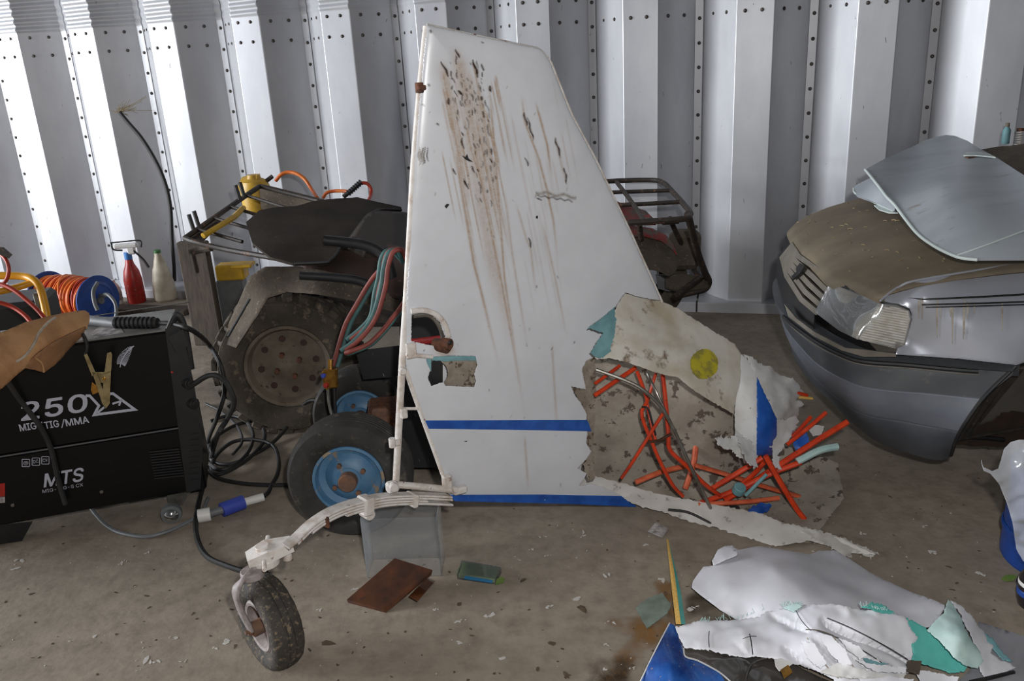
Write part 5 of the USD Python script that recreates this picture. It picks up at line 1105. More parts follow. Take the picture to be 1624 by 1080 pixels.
# rubber mat thrown over the rear
rm = thing("rubber_mat", "dark brown rubber mat draped over the rear of the quad bike", "mat", aty(500, 360, 3.6))
MT = [(411, 330, 3.95), (505, 317, 4.10), (567, 313, 4.2), (637, 331, 4.15), (605, 332, 4.05), (580, 343, 3.9), (553, 379, 3.58), (517, 415, 3.40), (467, 418, 3.36), (420, 395, 3.5), (380, 370, 3.7), (500, 360, 3.72)]
mtp = [(390, 352), (411, 333), (440, 327), (470, 325), (505, 317), (530, 315), (567, 312), (600, 320), (636, 329), (637, 333), (605, 332), (590, 337), (580, 344), (566, 362), (553, 379), (540, 392), (534, 402), (525, 412), (515, 416), (467, 418), (430, 410), (400, 385)]
part(rm, "mat", psheet(mtp, MT, "Y", 6, .012, amp=.01, freq=4, seed=45), "rubber_mat", smooth=40)
mf = field(MT)
part(rm, "mat_rim", sweep(spline([aty(x, y, float(mf(np.array([[x, y]]) / 300.)[0]) - .004) for x, y in mtp[9:20]], 5), .006, 6), "trim_black")
# yellow can, cables and canister about the quad
yc = thing("yellow_can", "scuffed yellow plastic can on the rear rack of the quad bike", "can", aty(408, 320, 4.75))
yb = aty(410, 334, 4.75)
part(yc, "body", lathe([(0, 0), (.075, 0), (.08, .01), (.082, .13), (.07, .165), (.04, .18), (.034, .20), (0, .20)], 24, yb), "yellow_plastic", smooth=40)
part(yc, "shoulder", hull([yb + np.array(q) for q in [(-.1, -.03, .12), (-.1, .03, .12), (.02, -.05, .12), (.02, .05, .12), (-.06, -.02, .19), (-.06, .02, .19), (.03, -.03, .20), (.03, .03, .20)]]), "yellow_plastic", smooth=40)
part(yc, "spout", rod(yb + [.05, 0, .15], yb + [.105, 0, .185], .012), "rack_black")
oc = thing("orange_lead", "orange cable with black taped joint looping above the rubber mat", "cable", aty(520, 300, 4.5))
Yt([(437, 287, 4.7), (446, 277, 4.7), (458, 273, 4.7), (472, 276, 4.68), (484, 285, 4.66), (494, 300, 4.62), (503, 314, 4.5)], .010, "orange_cable", oc, "cable")
Yt([(512, 314, 4.5), (518, 306, 4.5), (530, 303, 4.5), (545, 303, 4.48), (553, 304, 4.46)], .009, "orange_cable", oc, "cable")
jt = Yt([(545, 312, 4.45), (556, 303, 4.45), (572, 289, 4.45)], .012, "black_rubber", oc, "taped_joint")
for k in range(7): part(jt, "tape_wrap", cyl(aty(553 + 3.2 * k, 306 - 2.8 * k, 4.45), aty(572, 289, 4.45) - aty(545, 312, 4.45), .016, .008, 8), "black_plastic", smooth=False)
Yt([(573, 290, 4.45), (582, 291, 4.45), (588, 299, 4.45), (588, 310, 4.42), (583, 320, 4.3)], .009, "red_cable", oc, "cable")
yn = thing("yellow_canister", "yellow cylinder with a silver end lying beneath the mudguard", "canister", aty(430, 480, 3.9))
part(yn, "body", rod(aty(408, 481, 3.9), aty(478, 483, 3.85), .038, 20), "yellow_plastic", smooth=40)
part(yn, "end_cap", rod(aty(396, 476, 3.91), aty(410, 481, 3.9), .036, 20), "chrome")
wr_ = thing("wire_stay", "thin black rod slanting down beside the grey mudguard", "rod", fl(362, 535))
part(wr_, "rod", rod(aty(396, 474, 3.2), aty(362, 533, 3.15), .005), "trim_black")
pk = thing("timber_post", "weathered dark timber post standing left of the quad bike", "post", fl(335, 548))
pb = fl(334, 546)
part(pk, "post", box(pb + [0, 0, .30], (.17, .05, .60), -.15, .006), "timber_old", smooth=False)
kb = thing("yellow_crate", "dull yellow crate half hidden behind the timber post", "crate", fl(372, 470))
part(kb, "crate", box(aty(368, 430, 4.7), (.16, .1, .09), 0, .01), "yellow_plastic", smooth=False)
part(kb, "crate_lid", box(aty(385, 420, 4.68), (.12, .1, .02), 0, .006), "yellow_plastic", smooth=False)
part(kb, "crate_foot", box(aty(368, 455, 4.7) * [1, 1, 0] + [0, 0, (aty(368, 441, 4.7)[2]) / 2], (.15, .1, aty(368, 441, 4.7)[2]), 0, .01), "grey_tube", smooth=False)

# ================================================================== TRAILER WHEELS, BLACK TOOLBOX, GAS HOSES
tra = thing("trailer_axle", "pair of blue-hubbed trailer wheels with rusty axle and scratched black box", "trailer", (-.5, 2.75, 0))
def twheel(c, axis, R, lab):
    w = part(tra, "wheel", tyre_mesh(c, axis, R, R * .56, .125, groove=6), "tyre", smooth=40, label=lab)
    h = part(w, "hub", lathe([(R * .58, .045), (R * .575, .055), (R * .53, .056), (R * .50, .03), (R * .40, .022), (R * .30, .04), (R * .20, .046), (R * .2, .05), (0, .05)], 48, c, axis), "hub_blue", smooth=40)
    part(w, "hub_cap", cyl(c + np.asarray(axis) * .055, axis, R * .15, .05, 20), "hub_rust")
    B = frame_of(axis)
    for k in range(4):
        a = k * math.pi / 2 + .5; part(w, "wheel_nut", cyl(c + np.asarray(axis) * .046 + (B[:, 0] * math.cos(a) + B[:, 1] * math.sin(a)) * R * .27, axis, .009, .014, 6), "hub_rust")
ta = np.array([-.02, -1.0, 0.05]); ta /= np.linalg.norm(ta)
t1 = aty(560, 770, 2.52); t1[2] = .205
twheel(t1, ta, .205, "front blue-hubbed wheel beneath the tail spring")
t2 = aty(575, 650, 3.06); t2[2] = .19
twheel(t2, ta, .19, "rear blue-hubbed wheel behind the gas torch")
part(tra, "axle_block", box(aty(618, 662, 2.88), (.15, .16, .11), .1, .008), "rust", smooth=False)
part(tra, "axle_block", box(aty(604, 665, 2.80), (.06, .03, .09), .1, .008), "hub_rust", smooth=False)
part(tra, "axle", rod(t1 + [0, .05, 0], t2 + [0, 0, 0], .025), "rust")
part(tra, "toolbox", hull([aty(x, y, Y) for x, y in [(564, 556), (642, 547), (644, 596), (576, 602)] for Y in (2.85, 3.02)]), "black_scratched", smooth=False, label="scratched black steel box")
part(tra, "toolbox", hull([aty(x, y, Y) for x, y in [(632, 470), (740, 470), (735, 742), (640, 742)] for Y in (2.80, 2.95)]), "black_scratched", smooth=False, label="black panel seen through the tail frame")
gs = thing("gas_hoses", "twin red and green gas hoses looping down beside the fin to a brass torch", "hoses", aty(590, 480, 2.85))
def pairhose(pts, dx):
    Yt([(x, y, Y) for x, y, Y in pts], .0085, "hose_red", gs, "hose"); Yt([(x + dx, y + 1, Y + .004) for x, y, Y in pts], .0085, "hose_green", gs, "hose")
pairhose([(646, 415, 2.82), (640, 400, 2.80), (632, 396, 2.79), (622, 402, 2.78), (615, 425, 2.77), (612, 450, 2.76), (606, 475, 2.75), (598, 500, 2.74), (584, 523, 2.73), (566, 542, 2.72), (548, 555, 2.72)], -7)
pairhose([(644, 412, 2.86), (630, 398, 2.84), (618, 398, 2.82), (610, 412, 2.81), (606, 440, 2.80), (600, 465, 2.79), (594, 500, 2.78), (578, 520, 2.78), (556, 538, 2.78)], -6)
pairhose([(650, 440, 2.80), (645, 470, 2.78), (634, 490, 2.76), (622, 505, 2.75), (606, 525, 2.74), (585, 545, 2.72), (560, 556, 2.70), (548, 560, 2.71)], 3)
pairhose([(606, 425, 2.86), (592, 440, 2.86), (580, 458, 2.86), (566, 482, 2.85), (550, 510, 2.84), (541, 535, 2.83), (534, 560, 2.82), (528, 580, 2.81)], 7)
tc = part(gs, "torch_mixer", cat(rod(aty(524, 570, 2.80), aty(524, 592, 2.79), .009), rod(aty(532, 585, 2.80), aty(531, 606, 2.79), .009), box(aty(524, 600, 2.79), (.05, .03, .07), .1, .006), rod(aty(518, 606, 2.78), aty(520, 616, 2.78), .011)), "brass", smooth=False, label="brass torch valve block")
part(tc, "valve_knob", cyl(aty(517, 611, 2.76), (-.5, -1, 0), .009, .012, 10), "bottle_red")
part(tc, "valve_knob", cyl(aty(513, 596, 2.76), (-.5, -1, 0), .008, .012, 10), "plug_blue")
Yt([(520, 614, 2.78), (522, 640, 2.77), (528, 664, 2.76), (532, 676, 2.75)], .006, "steel", tc, "torch_pipe"); Yt([(530, 612, 2.79), (531, 640, 2.78), (533, 672, 2.77)], .006, "black_plastic", tc, "torch_pipe")
part(tc, "nozzle", rod(aty(530, 672, 2.75), aty(531, 682, 2.74), .010), "brass")

# ================================================================== CABLES AND SMALL THINGS ON THE FLOOR
cb = thing("cable_coil", "loose coils of black cable on the floor right of the welder", "cable", fl(390, 720))
def Fc(pts, r=.008, nm="cable", par=cb, z=.009, m="black_rubber"): return part(par, nm, tube([fl(p[0], p[1], p[2] if len(p) > 2 else z) for p in pts], r, 8, 6), m, smooth=40)
Fc([(520, 640, .14), (505, 635, .15), (490, 636, .14), (474, 650, .10), (462, 668, .05), (445, 690, .02), (425, 708), (400, 722), (370, 735), (345, 735), (332, 722), (336, 700), (355, 684), (380, 672), (405, 668), (418, 680), (418, 700), (400, 722, .02), (372, 742, .02), (345, 752, .02), (335, 742), (345, 720, .02), (372, 700, .02), (410, 698, .02), (434, 708), (442, 730), (440, 752), (430, 770)])
Fc([(334, 668), (360, 660), (385, 664), (400, 684), (398, 708, .02), (380, 732, .025), (350, 745, .025), (332, 735)])
Fc([(325, 742), (345, 758), (380, 766), (420, 769), (458, 769)])
Fc([(326, 640), (350, 652), (376, 676), (384, 700, .02), (370, 720, .03)], .006)
Fc([(430, 770), (426, 780), (419, 787)])
plg = thing("blue_plug", "blue and white industrial cable plug lying on the floor", "plug", fl(370, 812))
def fz(x, y): return fl(x, y, .026)
part(plg, "sleeve", rod(fz(418, 788), fz(386, 797), .015, 14), "bottle_white")
part(plg, "collar", rod(fz(386, 796), fz(352, 809), .026, 18), "plug_blue")
part(plg, "cap", rod(fz(334, 815), fz(314, 819), .024, 18), "bottle_white")
part(plg, "neck", rod(fz(354, 808), fz(332, 815), .014, 14), "grey_tube")
ck = thing("floor_cable", "grey cable curving on the floor below the lettered welder", "cable", fl(230, 850))
Fc([(140, 800), (154, 818), (170, 834), (192, 845), (230, 851), (262, 844), (290, 832), (318, 815), (330, 790)], .007, par=ck, m="grey_tube")
# clear plastic box, brown blocks
A, Bq = fl(583, 917), fl(700, 914)
bx = thing("clear_box", "open clear plastic box standing on the floor under the tail spring", "box", (A + Bq) / 2)
h_b = .205; bd = np.array([Bq[1] - A[1], A[0] - Bq[0], 0.0]); bd /= np.linalg.norm(bd); bd = bd if bd[1] > 0 else -bd
def panel(p, q, t=.003):
    return hull([p, q, p + [0, 0, h_b], q + [0, 0, h_b], p + bd * t, q + bd * t, p + bd * t + [0, 0, h_b], q + bd * t + [0, 0, h_b]])
dpt = .10; sx = (Bq - A) / np.linalg.norm(Bq - A)
part(bx, "front_wall", panel(A, Bq), "clear_plastic", smooth=False)
part(bx, "back_wall", panel(A + bd * dpt, Bq + bd * dpt), "clear_plastic", smooth=False)
for p in (A, Bq):
    part(bx, "side_wall", hull([p + sx * s + bd * d + [0, 0, z] for s in (-.0015, .0015) for d in (.003, dpt) for z in (0, h_b)]), "clear_plastic", smooth=False)
bw = thing("brown_block", "shiny rust-brown flat block leaning on the smaller block on the floor", "block", fl(610, 960))
part(bw, "block", hull([fl(550, 951, .006), fl(607, 966, .006), fl(612, 972, .0), fl(626, 885, .085), fl(686, 904, .085), fl(552, 956, .0), fl(684, 912, .07), fl(628, 892, .07), fl(660, 925, .03)]), "block_brown", smooth=False)
bw2 = thing("brown_block", "small brown block behind the leaning shiny block", "block", fl(665, 945))
part(bw2, "block", hull([fl(648, 946, 0), fl(662, 954, 0), fl(690, 921, .0), fl(676, 916, .0), fl(648, 946, .03), fl(662, 954, .03), fl(688, 924, .03), fl(676, 918, .03)]), "block_brown", smooth=False)
gc = thing("card_case", "small clear case with green and blue card inside on the floor", "case", fl(765, 922))
gq = [fl(728, 918), fl(785, 926), fl(793, 908), fl(735, 898)]
part(gc, "card", hull([p + [0, 0, z] for p in gq for z in (.004, .016)]), "card_green", smooth=False)
part(gc, "card_band", hull([fl(735, 918, .017), fl(780, 925, .017), fl(782, 920, .017), fl(738, 913, .017), fl(735, 918, .018), fl(780, 925, .018), fl(782, 920, .018)]), "card_blue", smooth=False)
part(gc, "cover", hull([(p - fl(760, 912)) * 1.08 + fl(760, 912) + [0, 0, z] for p in gq for z in (.0, .021)]), "clear_plastic", smooth=False)
lf1 = thing("green_leaf", "curled dark green leaf by the small clear case", "leaf", fl(792, 922))
part(lf1, "blade", psheet([(785, 928), (788, 918), (796, 914), (801, 918), (798, 925)], [(785, 928, .004), (796, 914, .03), (798, 925, .008)], "z", 3, .001), "leaf_green", smooth=True)
lf2 = thing("green_leaf", "curled green leaf beside the dark bottle at the right edge", "leaf", fl(1598, 916))
part(lf2, "blade", psheet([(1588, 918), (1594, 912), (1606, 911), (1614, 914), (1606, 921), (1594, 922)], [(1588, 918, .004), (1606, 911, .014), (1600, 921, .006)], "z", 3, .001), "leaf_green", smooth=True)
pf = thing("paper_scrap", "pale scrap of paper on the floor by the wooden strip", "paper", fl(1042, 842))
part(pf, "sheet", psheet([(1027, 843), (1040, 828), (1060, 838), (1050, 853)], [(1027, 843, .004), (1040, 828, .008), (1060, 838, .004), (1050, 853, .006)], "z", 4, .001), "paper", smooth=True)
tf = thing("plastic_square", "small pale teal plastic square stuck to the floor left of the wooden strip", "film", fl(1038, 968))
part(tf, "film", psheet([(1008, 964), (1025, 950), (1050, 940), (1064, 958), (1058, 972), (1038, 988), (1026, 996)], [(1008, 964, .004), (1050, 940, .004), (1026, 996, .004)], "z", 5, .0015, jag=.5), "glass_shard", smooth=False)
sk = thing("wood_strip", "splintered yellow and teal wooden strip pointing away on the floor", "wood strip", fl(1070, 930))
def strip(pa, pb, pc, m, nm): part(sk, nm, hull([fl(*p) for p in pa + pb] + [fl(x, y, z - .008) for x, y, z in pa + pb]), m, smooth=False)
strip([(1057, 854, .012), (1060, 856, .012)], [(1072, 990, .04), (1080, 990, .045), (1063, 905, .024), (1069, 905, .026), (1066, 940, .03), (1074, 940, .034)], None, "wood_yellow", "core")
strip([(1058, 854, .010), (1060, 857, .010)], [(1080, 990, .040), (1087, 990, .03), (1069, 905, .022), (1073, 908, .016), (1075, 940, .03), (1080, 940, .022)], None, "teal_bright", "painted_edge")
# white shed skins
ws = thing("fairing_sheet", "large smooth white fairing piece with rounded corner lying on the floor", "panel", fl(1250, 940))
WSZ = [(1096, 930, .035), (1110, 903, .05), (1138, 872, .055), (1204, 863, .06), (1285, 872, .06), (1358, 886, .03), (1404, 915, .035), (1461, 941, .04), (1496, 961, .05), (1169, 985, .02), (1300, 975, .09), (1230, 915, .10), (1340, 930, .075), (1420, 985, .06), (1150, 930, .075)]
part(ws, "sheet", psheet([(1096, 930), (1098, 920), (1104, 911), (1115, 898), (1131, 895), (1136, 880), (1150, 868), (1166, 866), (1172, 869), (1204, 863), (1245, 869), (1285, 873), (1300, 867), (1327, 869), (1358, 887), (1404, 915), (1461, 941), (1500, 962), (1480, 990), (1420, 1000), (1300, 1000), (1200, 996), (1170, 984), (1140, 966)], WSZ, "z", 6, .003, amp=.012, freq=5, ridge=.012, seed=52), "fibre_grey", smooth=True)
part(ws, "folded_edge", psheet([(1131, 896), (1129, 889), (1138, 872), (1150, 866), (1163, 865), (1170, 880), (1150, 888)], [(1131, 896, .065), (1138, 872, .075), (1163, 865, .075), (1170, 880, .085)], "z", 4, .003, amp=.003, freq=25), "fibre_white", smooth=True)
ts = thing("torn_fibre_skin", "crumpled torn white fibreglass skin with a bright teal strip in the foreground", "skin", fl(1280, 1010))
TZ = [(1067, 990, .03), (1100, 986, .04), (1173, 980, .05), (1215, 965, .075), (1250, 959, .10), (1315, 957, .125), (1365, 961, .125), (1408, 970, .11), (1438, 980, .10), (1492, 1011, .06), (1538, 1049, .03), (1500, 1066, .015), (1085, 1026, .03), (1215, 1041, .05), (1300, 1055, .05), (1340, 1085, .03), (1290, 1005, .10), (1380, 1010, .10), (1430, 1040, .05), (1440, 1085, .02), (1180, 1005, .07), (1250, 1000, .085)]
tsf = field(TZ, 1e-4)
def foldts(P, V, N):
    x, y = P[:, 0], P[:, 1]
    h = np.zeros(len(P))
    def crease(a, b, w, amt):
        d = np.array(b, float) - a; L = np.linalg.norm(d); d /= L
        q = P - np.array(a, float); t = q @ d; s = q[:, 0] * -d[1] + q[:, 1] * d[0]
        k = np.clip(t / 12, 0, 1) * np.clip((L - t) / 12, 0, 1)
        return amt * k * np.exp(-np.abs(s) / w) * np.where(s > 0, 1, .35)
    for a, b, w, amt in (((1300, 978), (1462, 1050), 9, -.028), ((1215, 966), (1290, 1000), 10, -.02), ((1290, 1000), (1420, 1060), 8, .016), ((1160, 1012), (1196, 1040), 7, -.008), ((1190, 1012), (1196, 1036), 4, -.01), ((1240, 1020), (1300, 1075), 9, -.02), ((1280, 1010), (1350, 1075), 9, .016), ((1265, 965), (1250, 1000), 9, -.018), ((1320, 1010), (1400, 1075), 8, -.02)):
        h += crease(a, b, w, amt)
    return V + N * h[:, None]
part(ts, "skin", psheet([(1067, 990), (1081, 992), (1100, 986), (1135, 983), (1173, 980), (1204, 974), (1215, 965), (1232, 962), (1250, 959), (1283, 958), (1315, 957), (1345, 959), (1365, 963), (1385, 964), (1408, 971), (1436, 978), (1442, 990), (1450, 1002), (1457, 1012), (1450, 1022), (1453, 1034), (1448, 1048), (1440, 1050), (1446, 1062), (1430, 1075), (1420, 1092), (1340, 1092), (1331, 1083), (1300, 1066), (1269, 1053), (1215, 1041), (1150, 1034), (1085, 1026)], TZ, "z", 4, .003, amp=.008, freq=12, ridge=.012, jag=.7, seed=53, fold=foldts), "fibre_white", smooth=True)
def crk(pts, nm="crack", m="trim_black", r=.0011): part(ts, nm, sweep(spline([fl(x, y, float(tsf(np.array([[x, y]]) / 300.)[0]) + .004) for x, y in pts], 3), r, 5), m)
crk([(1125, 1001), (1124, 1012), (1125, 1026)]); crk([(1189, 1005), (1192, 1020), (1194, 1038)]); crk([(1178, 1013), (1190, 1009), (1200, 1009)], r=.0007)
crk([(1280, 1012), (1292, 1030), (1304, 1048), (1316, 1062), (1330, 1076)], m="cord_pale", r=.0016); crk([(1296, 1000), (1330, 1012), (1366, 1030), (1400, 1052)], r=.0013); crk([(1312, 980), (1350, 996), (1400, 1022), (1440, 1046)], r=.0013)
crk([(1322, 1010), (1334, 1028), (1346, 1046), (1356, 1062)], m="cord_pale", r=.0016); crk([(1262, 968), (1272, 985), (1286, 1000)], r=.0009); crk([(1278, 998), (1300, 1000), (1322, 1008)], m="mud_grey", r=.0012)
for q_ in ([(1296, 1004), (1318, 1008), (1340, 1030), (1352, 1054), (1336, 1056), (1316, 1036)], [(1330, 1012), (1362, 1024), (1376, 1040), (1364, 1046), (1346, 1032)], [(1270, 1016), (1292, 1022), (1312, 1052), (1300, 1060), (1280, 1044)], [(1356, 1046), (1396, 1056), (1438, 1058), (1436, 1066), (1390, 1066)], [(1352, 1064), (1400, 1070), (1450, 1078), (1440, 1090), (1370, 1086)], [(1450, 1062), (1480, 1066), (1520, 1074), (1516, 1086), (1462, 1084)]):
    part(ts, "broken_shard", psheet(q_, lambda P: tsf(P / 300.) + .007 + .008 * (P[:, 0] - P[:, 0].min()) / 60., "z", 4, .002, amp=.005, freq=22, jag=.7, seed=len(q_) + q_[0][0]), "fibre_white", smooth=25)
part(ts, "teal_strip", psheet([(1438, 979), (1465, 994), (1492, 1011), (1515, 1030), (1538, 1050), (1530, 1064), (1512, 1068), (1480, 1058), (1446, 1046), (1449, 1034), (1446, 1022), (1453, 1012), (1446, 1002), (1440, 990)], lambda P: tsf(P / 300.) - .002, "z", 4, .003, amp=.004, freq=14, jag=.6, seed=54), "teal_bright", smooth=True, label="bright teal backing strip")
part(ts, "teal_strip", psheet([(1240, 962), (1268, 955), (1272, 962), (1258, 970)], lambda P: tsf(P / 300.) + .004, "z", 3, .002, amp=.003, freq=30, jag=.8), "teal_pale", smooth=True)
part(ts, "teal_strip", psheet([(1366, 962), (1384, 955), (1404, 961), (1418, 972), (1400, 972), (1382, 966)], lambda P: tsf(P / 300.) + .003, "z", 3, .002, amp=.003, freq=30, jag=.8), "teal_bright", smooth=True)
frs = random.Random(12); ff = []
for k in range(110):
    x = frs.choice([frs.uniform(1366, 1408), frs.uniform(1240, 1275), frs.uniform(1105, 1215)]); y = float(np.interp(x, [1100, 1173, 1215, 1250, 1366, 1408], [986, 980, 965, 959, 961, 971]))
    z = float(tsf(np.array([[x, y]]) / 300.)[0]); a = fl(x, y + 1, z)
    ff.append(tube([a, a + np.array([frs.uniform(-.008, .008), frs.uniform(0, .01), frs.uniform(.002, .014)])], .0006, 4, 1))
part(ts, "frayed_fibres", ff, "teal_pale", kind="stuff")
part(ts, "grey_square", psheet([(1440, 1047), (1462, 1048), (1458, 1070), (1438, 1064)], lambda P: tsf(P / 300.) + .010, "z", 4, .002), "mud_grey", smooth=False)
part(ts, "broken_shard", psheet([(1300, 1066), (1330, 1050), (1362, 1060), (1398, 1068), (1440, 1066), (1430, 1076), (1380, 1076), (1330, 1074)], lambda P: tsf(P / 300.) + .012, "z", 4, .002, amp=.008, freq=25, jag=.8, seed=57), "skin_white", smooth=True)
part(ts, "broken_shard", psheet([(1368, 1042), (1392, 1050), (1410, 1052), (1392, 1056), (1374, 1052)], lambda P: tsf(P / 300.) + .008, "z", 3, .002, jag=.5), "teal_fabric", smooth=False)
fc_ = thing("fibre_cone", "pale torn fibreglass cone of the crumpled skin at far right foreground", "skin", fl(1540, 1030))
CZ = [(1504, 953, .10), (1523, 961, .085), (1558, 999, .05), (1612, 1057, .012), (1562, 1078, .012), (1470, 1000, .08), (1500, 1040, .06), (1556, 1058, .03), (1530, 1010, .09)]
part(fc_, "cone", psheet([(1504, 952), (1510, 956), (1516, 962), (1526, 985), (1540, 1012), (1552, 1030), (1558, 1050), (1550, 1060), (1530, 1055), (1512, 1042), (1492, 1018), (1470, 1000), (1484, 985), (1496, 972)], CZ, "z", 4, .002, amp=.008, freq=16, jag=.6, seed=61), "teal_pale", smooth=True)
part(fc_, "white_flap", psheet([(1508, 953), (1524, 960), (1532, 970), (1541, 978), (1550, 992), (1562, 1003), (1565, 1018), (1575, 1024), (1572, 1036), (1585, 1045), (1600, 1050), (1612, 1057), (1595, 1066), (1562, 1077), (1554, 1062), (1552, 1030), (1536, 1000), (1520, 968)], CZ, "z", 4, .002, amp=.006, freq=16, jag=.7, seed=62), "fibre_white", smooth=True)
part(fc_, "teal_edge", psheet([(1562, 1004), (1574, 1012), (1592, 1036), (1606, 1050), (1590, 1046), (1576, 1030), (1564, 1016)], [(1562, 1004, .035), (1592, 1036, .015), (1606, 1050, .01), (1576, 1030, .02)], "z", 3, .002, jag=.6), "teal_fabric", smooth=True)
part(fc_, "dark_rim", tube([fl(1538, 1082, .01), fl(1570, 1075, .012), fl(1608, 1066, .008)], .005, 6), "trim_black")
vg = thing("vinyl_sheet", "grey vinyl sheet lying flat in the lower right corner", "sheet", fl(1600, 1040))
part(vg, "sheet", psheet([(1552, 985), (1580, 994), (1660, 1020), (1660, 1100), (1500, 1100), (1540, 1060)], [(1552, 985, .006), (1660, 1020, .01), (1500, 1100, .006), (1660, 1100, .006), (1600, 1050, .008)], "z", 8, .003, amp=.003, freq=6), "vinyl_grey", smooth=True)
bfo = thing("blue_foil", "dark blue foil-faced sheet corner standing up at the bottom edge", "foil", fl(1070, 1060))
BFZ = [(1062, 988, .075), (1083, 1026, .06), (1015, 1082, .03), (1090, 1041, .055), (1161, 1085, .03), (1075, 1085, .05), (1068, 1050, .075)]
part(bfo, "sheet", psheet([(1062, 987), (1070, 992), (1076, 1008), (1084, 1028), (1086, 1040), (1105, 1046), (1127, 1057), (1145, 1068), (1165, 1086), (1165, 1100), (1005, 1100), (1020, 1072), (1040, 1030)], BFZ, "z", 5, .003, amp=.004, freq=9, jag=.4, seed=64), "foil_blue", smooth=True)
bff = field(BFZ)
part(bfo, "bare_edge", sweep(spline([fl(x, y, float(bff(np.array([[x, y]]) / 300.)[0]) + .002) for x, y in [(1084, 1028), (1087, 1041), (1105, 1047), (1127, 1058), (1145, 1069), (1165, 1087)]], 4), .0022, 6), "skin_white")
part(bfo, "bare_edge", sweep(spline([fl(x, y, float(bff(np.array([[x, y]]) / 300.)[0]) + .002) for x, y in [(1062, 988), (1040, 1030), (1020, 1071), (1006, 1099)]], 4), .0018, 6), "skin_white")
sm = thing("smoked_film", "creased smoked plastic sheet under the torn white skin at the bottom edge", "plastic sheet", fl(1200, 1070))
SZ = [(1080, 1028, .02), (1215, 1045, .035), (1340, 1092, .015), (1120, 1100, .02), (1200, 1100, .03), (1180, 1060, .045)]
part(sm, "sheet", psheet([(1080, 1027), (1150, 1036), (1215, 1043), (1269, 1055), (1335, 1090), (1340, 1100), (1100, 1100)], SZ, "z", 5, .002, amp=.006, freq=11, ridge=.008, seed=66), "film_smoked", smooth=True)
smf = field(SZ)
part(sm, "white_tab", psheet([(1228, 1045), (1240, 1044), (1258, 1052), (1246, 1060), (1236, 1064), (1230, 1056)], lambda P: smf(P / 300.) + .022, "z", 3, .002), "bottle_white", smooth=False)
part(sm, "brass_square", psheet([(1238, 1062), (1250, 1054), (1257, 1066), (1244, 1076)], lambda P: smf(P / 300.) + .026, "z", 3, .002), "brass", smooth=False)
part(sm, "crease", sweep(spline([fl(x, y, float(smf(np.array([[x, y]]) / 300.)[0]) + .006) for x, y in [(1182, 1088), (1186, 1066), (1196, 1050), (1215, 1044)]], 5), .003, 6), "film_smoked")
# blue drum in clear wrap and dark bottle, cut by the right edge
dc = np.array([1.565, 2.12, 0])
bd_ = thing("blue_drum", "bright blue plastic drum cut off by the right edge of the photo", "drum", dc)
part(bd_, "body", lathe([(0, 0), (.145, 0), (.15, .01), (.15, .28), (.155, .285), (.155, .30), (.13, .31), (0, .31)], 36, dc), "blue_drum", smooth=40)
part(bd_, "hoop", lathe([(.151, .09), (.156, .095), (.156, .105), (.151, .11)], 36, dc), "blue_drum")
cw = thing("clear_wrap", "crinkled clear plastic wrap against the blue drum", "plastic wrap", fl(1600, 800))
part(cw, "film", psheet([(1558, 730), (1562, 742), (1575, 748), (1586, 744), (1592, 730), (1596, 712), (1604, 702), (1616, 698), (1655, 700), (1655, 905), (1622, 890), (1612, 872), (1606, 830), (1598, 800), (1586, 770), (1572, 752), (1562, 748)], [(1558, 730, 1.98), (1586, 744, 1.98), (1604, 702, 2.0), (1655, 700, 1.96), (1622, 890, 1.96), (1655, 905, 1.92), (1598, 800, 1.97)], "Y", 5, .0015, amp=.01, freq=14, ridge=.01, seed=68), "clear_wrap", smooth=True)
db = fl(1634, 962); dbt = thing("dark_bottle", "dark glossy bottle base with pale ring at the right edge", "bottle", db)
part(dbt, "body", lathe([(0, 0), (.025, 0), (.032, .008), (.037, .03), (.037, .09), (.02, .13), (0, .13)], 24, db), "bottle_dark", smooth=40)
part(dbt, "ring", lathe([(.0372, .07), (.0384, .072), (.0384, .08), (.0372, .082)], 24, db), "bottle_white")
part(dbt, "ring", lathe([(.0372, .04), (.0382, .042), (.0382, .055), (.0372, .057)], 24, db), "reel_blue")
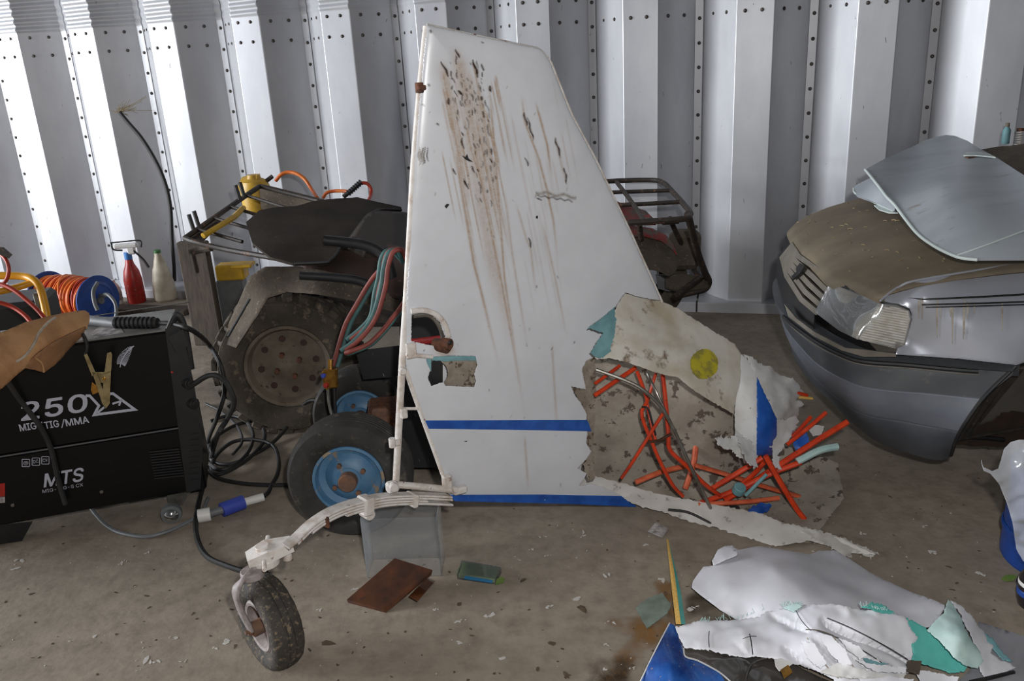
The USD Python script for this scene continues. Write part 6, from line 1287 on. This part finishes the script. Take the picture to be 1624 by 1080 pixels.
# litter: paint flakes and grit
rf = random.Random(21); fl_, gt = [], []
def flake(x, y, s, lst, asp=1.0, ang=None):
    c = fl(x, y); n = 6; a0 = ang if ang is not None else rf.uniform(0, 6.28); p = []
    for k in range(n):
        a = k * 2 * math.pi / n; r = s * rf.uniform(.5, 1.1); u, v = r * math.cos(a) * asp, r * math.sin(a)
        p.append(c + [u * math.cos(a0) - v * math.sin(a0), u * math.sin(a0) + v * math.cos(a0), rf.uniform(.0006, .0016)])
    try: lst.append(hull(p + [q * [1, 1, 0] + [0, 0, .0002] for q in p]))
    except Exception: pass
for x, y, s in ((785, 974, .011), (774, 976, .007), (727, 985, .006), (733, 984, .004), (915, 950, .010), (906, 949, .004), (728, 1020, .007), (872, 963, .008), (1048, 920, .010), (1098, 966, .012), (1103, 963, .008), (797, 1044, .010), (971, 987, .005), (235, 1048, .012), (248, 1050, .007), (357, 1018, .012), (275, 1012, .006), (340, 1028, .004), (290, 1048, .005), (150, 1010, .006), (470, 975, .008), (960, 912, .009), (962, 1022, .005), (960, 1061, .007), (1000, 1060, .006), (1552, 907, .012), (1560, 912, .008), (1020, 865, .006), (840, 870, .007), (860, 850, .006), (930, 845, .007), (922, 850, .005), (1370, 845, .007), (1480, 875, .010), (1470, 835, .008), (870, 880, .005), (826, 888, .004), (30, 890, .010), (25, 903, .012), (190, 893, .006), (198, 890, .005), (235, 876, .007), (505, 968, .006), (690, 966, .005), (560, 935, .008)):
    [flake(x + rf.uniform(-6, 6), y + rf.uniform(-2, 2), s * rf.uniform(.3, .75), fl_, rf.uniform(1.2, 2.6)) for _ in range(3)]
for k in range(200):
    y = 700 + 380 * rf.random() ** .8; flake(rf.uniform(-10, 1600), y, rf.uniform(.0008, .0024), fl_, rf.uniform(1, 2.5))
for k in range(240):
    y = 690 + 390 * rf.random() ** .8; flake(rf.uniform(-10, 1600), y, rf.uniform(.0015, .005), gt, rf.uniform(1, 2.5))
for x, y, s in ((925, 966, .016), (898, 1070, .010), (875, 1021, .009), (728, 958, .007), (830, 920, .008), (50, 942, .006), (520, 1020, .014)): flake(x, y, s, gt, 1.8)
tag(part(None, "paint_flake", fl_, "white_flake", smooth=False), "white paint flakes scattered over the concrete floor", "litter", kind="stuff")
tag(part(None, "grit", gt, "dirt_flake", smooth=False), "brown grit and crumbs scattered over the concrete floor", "litter", kind="stuff")
